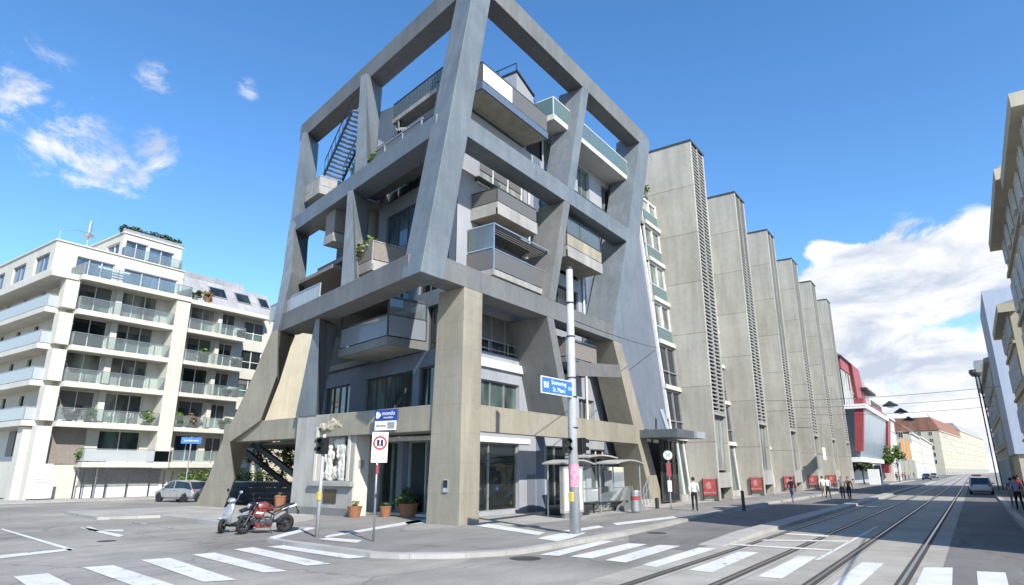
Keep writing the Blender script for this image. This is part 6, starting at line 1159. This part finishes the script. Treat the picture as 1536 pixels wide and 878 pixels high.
# ------------------------------------------------------------------ people
SKIN = plain('skin', (.45, .27, .19), .6, 0, .05)
def cloth(name, c): return plain(name, c, .85, 0, .15, 9)
def person(label, loc, rz, top, legs, hair=(.03, .022, .018), stride=.28, arm=.2, h=1.74, group=None, bend=0., seat=False, bag=None):
    t = thing('person', label, 'person', (0, 0, 0), 0, group); k = h / 1.74
    V = {}; E = []; R = []; vs = []
    def add(n, p, r): V[n] = len(vs); vs.append(Vector(p) * k); R.append((r[0] * k, r[1] * k) if isinstance(r, tuple) else (r * k, r * k))
    add('pel', (0, 0, .95), (.14, .105)); add('waist', (.0, 0, 1.1), (.125, .095)); add('chest', (.01, 0, 1.3), (.155, .11)); add('neckb', (0, 0, 1.46), (.07, .065)); add('neck', (.01, 0, 1.53), .05); add('head', (.025, 0, 1.64), (.078, .092)); add('crown', (.02, 0, 1.715), .055)
    E += [('pel', 'waist'), ('waist', 'chest'), ('chest', 'neckb'), ('neckb', 'neck'), ('neck', 'head'), ('head', 'crown')]
    for s, n in ((1, 'l'), (-1, 'r')):
        st = stride * s; kx = st * .35 + .05; fx = st - (.12 if st < 0 else 0)
        add(n + 'hip', (0, .09 * s, .9), .098); add(n + 'knee', (kx, .1 * s, .5), .062); add(n + 'calf', (kx * .5 + fx * .5 - .02, .1 * s, .32), .058); add(n + 'ank', (fx, .1 * s, .09 + (.05 if st < 0 else 0)), .042); add(n + 'toe', (fx + .17, .12 * s, .035), .035)
        add(n + 'sh', (0, .185 * s, 1.41), .062); add(n + 'el', (-st * .45 * arm / .2, .25 * s, 1.14), .045); add(n + 'wr', (-st * .7 * arm / .2 + .1, .25 * s, .9), .033); add(n + 'ha', (-st * .75 * arm / .2 + .13, .245 * s, .81), (.04, .022))
        E += [('pel', n + 'hip'), (n + 'hip', n + 'knee'), (n + 'knee', n + 'calf'), (n + 'calf', n + 'ank'), (n + 'ank', n + 'toe'), ('chest', n + 'sh'), (n + 'sh', n + 'el'), (n + 'el', n + 'wr'), (n + 'wr', n + 'ha')]
        for f in range(4): add(n + 'f%d' % f, (-st * .75 * arm / .2 + .13 + (f - 1.5) * .018, .24 * s, .735 - .012 * (f in (1, 2))), .009); E.append((n + 'ha', n + 'f%d' % f))
        add(n + 'th', (-st * .75 * arm / .2 + .17, .225 * s, .79), .011); E.append((n + 'ha', n + 'th'))
    me = bpy.data.meshes.new('body'); me.from_pydata([tuple(v) for v in vs], [(V[a], V[b]) for a, b in E], []); o = bpy.data.objects.new('tmp_body', me); COL.objects.link(o)
    sk = o.modifiers.new('skin', 'SKIN'); sk.use_smooth_shade = True; ld = me.skin_vertices[0].data
    for i, r in enumerate(R): ld[i].radius = r; ld[i].use_root = (i == 0)
    sb_ = o.modifiers.new('sub', 'SUBSURF'); sb_.levels = 2; sb_.render_levels = 2
    bpy.context.view_layer.update(); me2 = bpy.data.meshes.new_from_object(o.evaluated_get(bpy.context.evaluated_depsgraph_get())); bpy.data.objects.remove(o)
    me2.materials.clear(); [me2.materials.append(q) for q in (SKIN, top, legs, M['black'])]
    mi = []
    for p in me2.polygons:
        c = p.center; z = c.z / k; lat = abs(c.y) / k
        if z < .075: mi.append(3)
        elif lat > .195 and z < 1.02 and z > .6: mi.append(0)
        elif z < .99: mi.append(2)
        elif z < 1.495: mi.append(1)
        else: mi.append(0)
    me2.polygons.foreach_set('material_index', mi); b = bpy.data.objects.new('body', me2); COL.objects.link(b); b.parent = t
    hm = MB(); rings = []
    for (x, z, rx, ry) in ((-.02, 1.60, .07, .086), (-.012, 1.66, .09, .092), (.0, 1.71, .094, .09), (.008, 1.745, .075, .07), (.01, 1.765, .03, .03)):
        rings.append([((x + rx * math.cos(2 * math.pi * q / 14) * (1 if math.cos(2 * math.pi * q / 14) < .3 or z > 1.7 else .55)) * k, ry * math.sin(2 * math.pi * q / 14) * k, z * k) for q in range(14)])
    hm.loft(rings); hm.build('hair', plain('hair', hair, .7), t, smooth=True)
    if bag: m = MB(); m.box(-.26 * k, -.14 * k, 1.0 * k, -.11 * k, .14 * k, 1.42 * k); m.build('backpack', bag, t, bevel=.04)
    t.location = [float(q) for q in loc]; t.rotation_euler = (0, 0, rz); return t
WH = cloth('cloth_white', (.66, .66, .65)); DK = cloth('cloth_black', (.018, .018, .02)); JN = cloth('cloth_denim', (.12, .14, .2)); GR = cloth('cloth_grey', (.2, .2, .21)); LV_ = cloth('cloth_lavender', (.33, .30, .38)); BR = cloth('cloth_brown', (.16, .09, .06)); TN = cloth('cloth_tan', (.4, .33, .24)); RDc = cloth('cloth_red', (.35, .05, .05))
P_ = lambda px, py, z=0.: AZ(px, py, z)
p = P_(1043, 767); person('person in white shirt and black trousers walking by the nearest fin', (p[0], p[1], 0), math.radians(20), WH, DK, stride=.22, h=1.74)
p = P_(1190, 754.5, RZ); person('person in black top and grey blue trousers walking on the street edge', (p[0], p[1], RZ), math.radians(-10), DK, JN, stride=.26, h=1.76)
far = [(1243, 745.5, 'person in pale top and dark trousers near the fourth fin', WH, DK, 200), (1265, 747, 'person in dark jacket walking left of a companion far along the fins', GR, DK, 185), (1275, 748, 'person in brown top and black trousers walking with a companion', BR, DK, 180), (1236, 744, 'person in white clothes near the bicycles by the fins', WH, TN, 10)]
for px, py, lab, a, b, r in far: q = P_(px, py, 0.); person(lab, (q[0], max(q[1], 8.), 0 if q[1] > 11.3 else RZ + .006), math.radians(r), a, b)
q = P_(1528, 766); person('person in lavender top and dark trousers at the right edge seen from behind', (q[0], q[1] - .1, 0), math.radians(5), LV_, DK, stride=.2, h=1.78)
q = P_(1509, 761); person('person in blue grey clothes walking beside the one at the right edge', (q[0], min(q[1], -1.7), 0), math.radians(0), JN, GR, stride=.25, h=1.68)
q = P_(1534, 752); person('person in dark clothes ahead of the pair at the right edge', (q[0], min(q[1], -1.7), 0), math.radians(0), DK, DK, stride=.25, h=1.8, bag=RDc)
cr_ = random.Random(5); labs = ['dark', 'pale', 'red', 'grey', 'tan', 'brown']; cl4 = [DK, WH, RDc, GR, TN, BR]
spot = [(150, 'just past the red building'), (158, 'under the first orange flag'), (166, 'between the flags'), (174, 'at the second flag'), (184, 'at the third flag'), (196, 'before the corner house'), (210, 'in front of the corner house'), (225, 'at the end of the corner house'), (240, 'before the pale terraced house'), (262, 'by the pale terraced house')]
for i, (x, w_) in enumerate(spot): person('far person in %s top %s' % (labs[i % 6], w_), (x, 11.9 + cr_.uniform(-.2, .9) + .2, 0), cr_.choice((0, math.pi)) + cr_.uniform(-.3, .3), cl4[i % 6], [DK, JN, GR][i % 3], group='people far along the left pavement')
# two bicycles leaning by the fins
def bicycle(label, loc, rz):
    t = thing('bicycle', label, 'bicycle', (0, 0, 0), 0, 'bicycles parked by the fins')
    for x in (-.52, .52): m = MB(); m.torus((x, 0, .34), .32, .02, 24, 6, 'y'); w_ = m.build('wheel', M['rubber'], t); m = MB(); [m.bar((x, 0, .34), (x + .31 * math.cos(a), 0, .34 + .31 * math.sin(a)), .006) for a in [k * .524 for k in range(12)]]; m.build('spokes', M['steel'], w_)
    m = MB()
    for p, q in (((-.52, 0, .34), (-.12, 0, .30)), ((-.12, 0, .30), (-.22, 0, .80)), ((-.52, 0, .34), (-.2, 0, .72)), ((-.2, 0, .72), (.34, 0, .78)), ((-.12, 0, .3), (.36, 0, .7)), ((.33, 0, .85), (.52, 0, .34))): m.tube([p, q], .018, 6)
    m.build('frame', M['steel_dark'], t); m = MB(); m.ell((-.24, 0, .86), .13, .07, .035); m.build('saddle', M['black'], t); m = MB(); m.tube([(.22, -.28, .98), (.33, 0, .96), (.22, .28, .98)], .014, 6); m.tube([(.33, 0, .84), (.33, 0, .97)], .014, 6); m.build('handlebar', M['steel'], t)
    t.location = loc; t.rotation_euler = (0, 0, rz)
bicycle('bicycle parked before the fourth fin, nearer the street', (82.5, 13.4, 0), 1.3); bicycle('bicycle parked before the fourth fin, closer to the wall', (81.2, 14.1, 0), 1.5)
# ------------------------------------------------------------------ sky, sun, camera
SAZ, SEL = 242., 39.          # direction TO the sun, degrees from +X; elevation
w = bpy.data.worlds.new('World'); S.world = w; w.use_nodes = True; nt = w.node_tree
bg = nt.nodes['Background']; bg.inputs[1].default_value = .13
sky = N(nt, 'ShaderNodeTexSky', sky_type='NISHITA', sun_disc=False); sky.sun_elevation = math.radians(SEL); sky.sun_rotation = math.radians(90 - SAZ)
sky.altitude = 300; sky.air_density = 1.; sky.dust_density = .25; sky.ozone_density = 3.2
hs = N(nt, 'ShaderNodeHueSaturation', i_Saturation=1.2, i_Value=1.0); nt.links.new(sky.outputs[0], hs.inputs['Color'])
tc = N(nt, 'ShaderNodeTexCoord')
def dirpx(px, py): d = ray(px, py); return d / np.linalg.norm(d)
def blob(px, py, r0, r1):
    d = N(nt, 'ShaderNodeVectorMath', operation='DISTANCE'); nt.links.new(tc.outputs['Generated'], d.inputs[0]); d.inputs[1].default_value = [float(c) for c in dirpx(px, py)]
    mr = N(nt, 'ShaderNodeMapRange', interpolation_type='SMOOTHSTEP'); nt.links.new(d.outputs['Value'], mr.inputs[0])
    mr.inputs[1].default_value = r0; mr.inputs[2].default_value = r1; mr.inputs[3].default_value = 1; mr.inputs[4].default_value = 0; return mr.outputs[0]
def mth(op, a, b):
    m = N(nt, 'ShaderNodeMath', operation=op)
    for i, v in enumerate((a, b)):
        if isinstance(v, (int, float)): m.inputs[i].default_value = v
        else: nt.links.new(v, m.inputs[i])
    return m.outputs[0]
def wnoise(scale, det, rough, zs=1., off=(0, 0, 0)):
    mp = N(nt, 'ShaderNodeMapping'); mp.inputs['Scale'].default_value = (1, 1, zs); mp.inputs['Location'].default_value = off; nt.links.new(tc.outputs['Generated'], mp.inputs[0])
    n = N(nt, 'ShaderNodeTexNoise', i_Scale=scale, i_Detail=det, i_Roughness=rough, i_Distortion=.35); nt.links.new(mp.outputs[0], n.inputs['Vector']); return n.outputs['Fac']
def mx(l, op='MAXIMUM'):
    a = l[0]
    for b in l[1:]: a = mth(op, a, b)
    return a
cum = mx([blob(1400, 495, .07, .18), blob(1270, 440, .03, .10), blob(1310, 560, .08, .24), blob(1490, 400, .02, .10), blob(1235, 375, .0, .05), blob(1540, 540, .1, .22), blob(1440, 620, .1, .3)])
wis = mx([blob(30, 130, .0, .085), blob(100, 190, .0, .085), blob(150, 262, .0, .085), blob(75, 228, .0, .05), blob(235, 228, .0, .05), blob(235, 125, .0, .04), blob(378, 128, .0, .028), blob(205, 270, .0, .03)])
n1 = wnoise(6.5, 10, .58, 1.7); n2 = wnoise(11., 9, .7, 1.5, (3, 1, 2))
d1 = mth('ADD', mth('MULTIPLY', cum, .66), mth('MULTIPLY', mth('SUBTRACT', n1, .5), 2.3))
d2 = mth('ADD', mth('MULTIPLY', wis, .42), mth('MULTIPLY', mth('SUBTRACT', n2, .5), 2.6))
def sm(v, a, b, c=0., d=1.):
    mr = N(nt, 'ShaderNodeMapRange', interpolation_type='SMOOTHSTEP'); nt.links.new(v, mr.inputs[0])
    for i, q in enumerate((a, b, c, d)): mr.inputs[i + 1].default_value = q
    return mr.outputs[0]
c1 = sm(d1, .22, .42); c1 = mth('MULTIPLY', c1, sm(cum, 0., .4)); c2 = mth('MULTIPLY', sm(d2, .1, .7, 0, .9), sm(wis, .0, .5))
dens = mx([c1, c2])
shade = wnoise(7., 8, .6, 2.4, (.0, .0, .35))
ccol = ramp(nt, shade, [(.38, (2.4, 2.7, 3.25)), (.47, (3.4, 3.55, 3.8)), (.54, (4.1, 4.1, 4.15))]).outputs[0]
skyc = mixc(nt, hs.outputs[0], ccol, dens)
nt.links.new(skyc, bg.inputs[0])
sl = bpy.data.lights.new('sun', 'SUN'); sl.energy = 3.7; sl.angle = math.radians(.53); sl.color = (1., .955, .88)
so = bpy.data.objects.new('sun', sl); COL.objects.link(so)
sd = Vector((math.cos(math.radians(SAZ)) * math.cos(math.radians(SEL)), math.sin(math.radians(SAZ)) * math.cos(math.radians(SEL)), math.sin(math.radians(SEL))))
so.rotation_euler = sd.to_track_quat('Z', 'Y').to_euler(); so.location = (0, -30, 60)
cam = bpy.data.cameras.new('camera'); co = bpy.data.objects.new('camera', cam); COL.objects.link(co); S.camera = co
cam.sensor_width = 36.; cam.lens = FOC / W * 36.; cam.clip_end = 3000; cam.clip_start = .1
mw = Matrix(((RIGHT[0], CU[0], -FW[0], 0), (RIGHT[1], CU[1], -FW[1], 0), (RIGHT[2], CU[2], -FW[2], CAMH), (0, 0, 0, 1)))
co.matrix_world = mw
S.view_settings.view_transform = 'Standard'; S.view_settings.look = 'None'; S.view_settings.exposure = 1.0; S.view_settings.gamma = 1
S.render.engine = 'CYCLES'; S.cycles.max_bounces = 8; S.cycles.transparent_max_bounces = 12
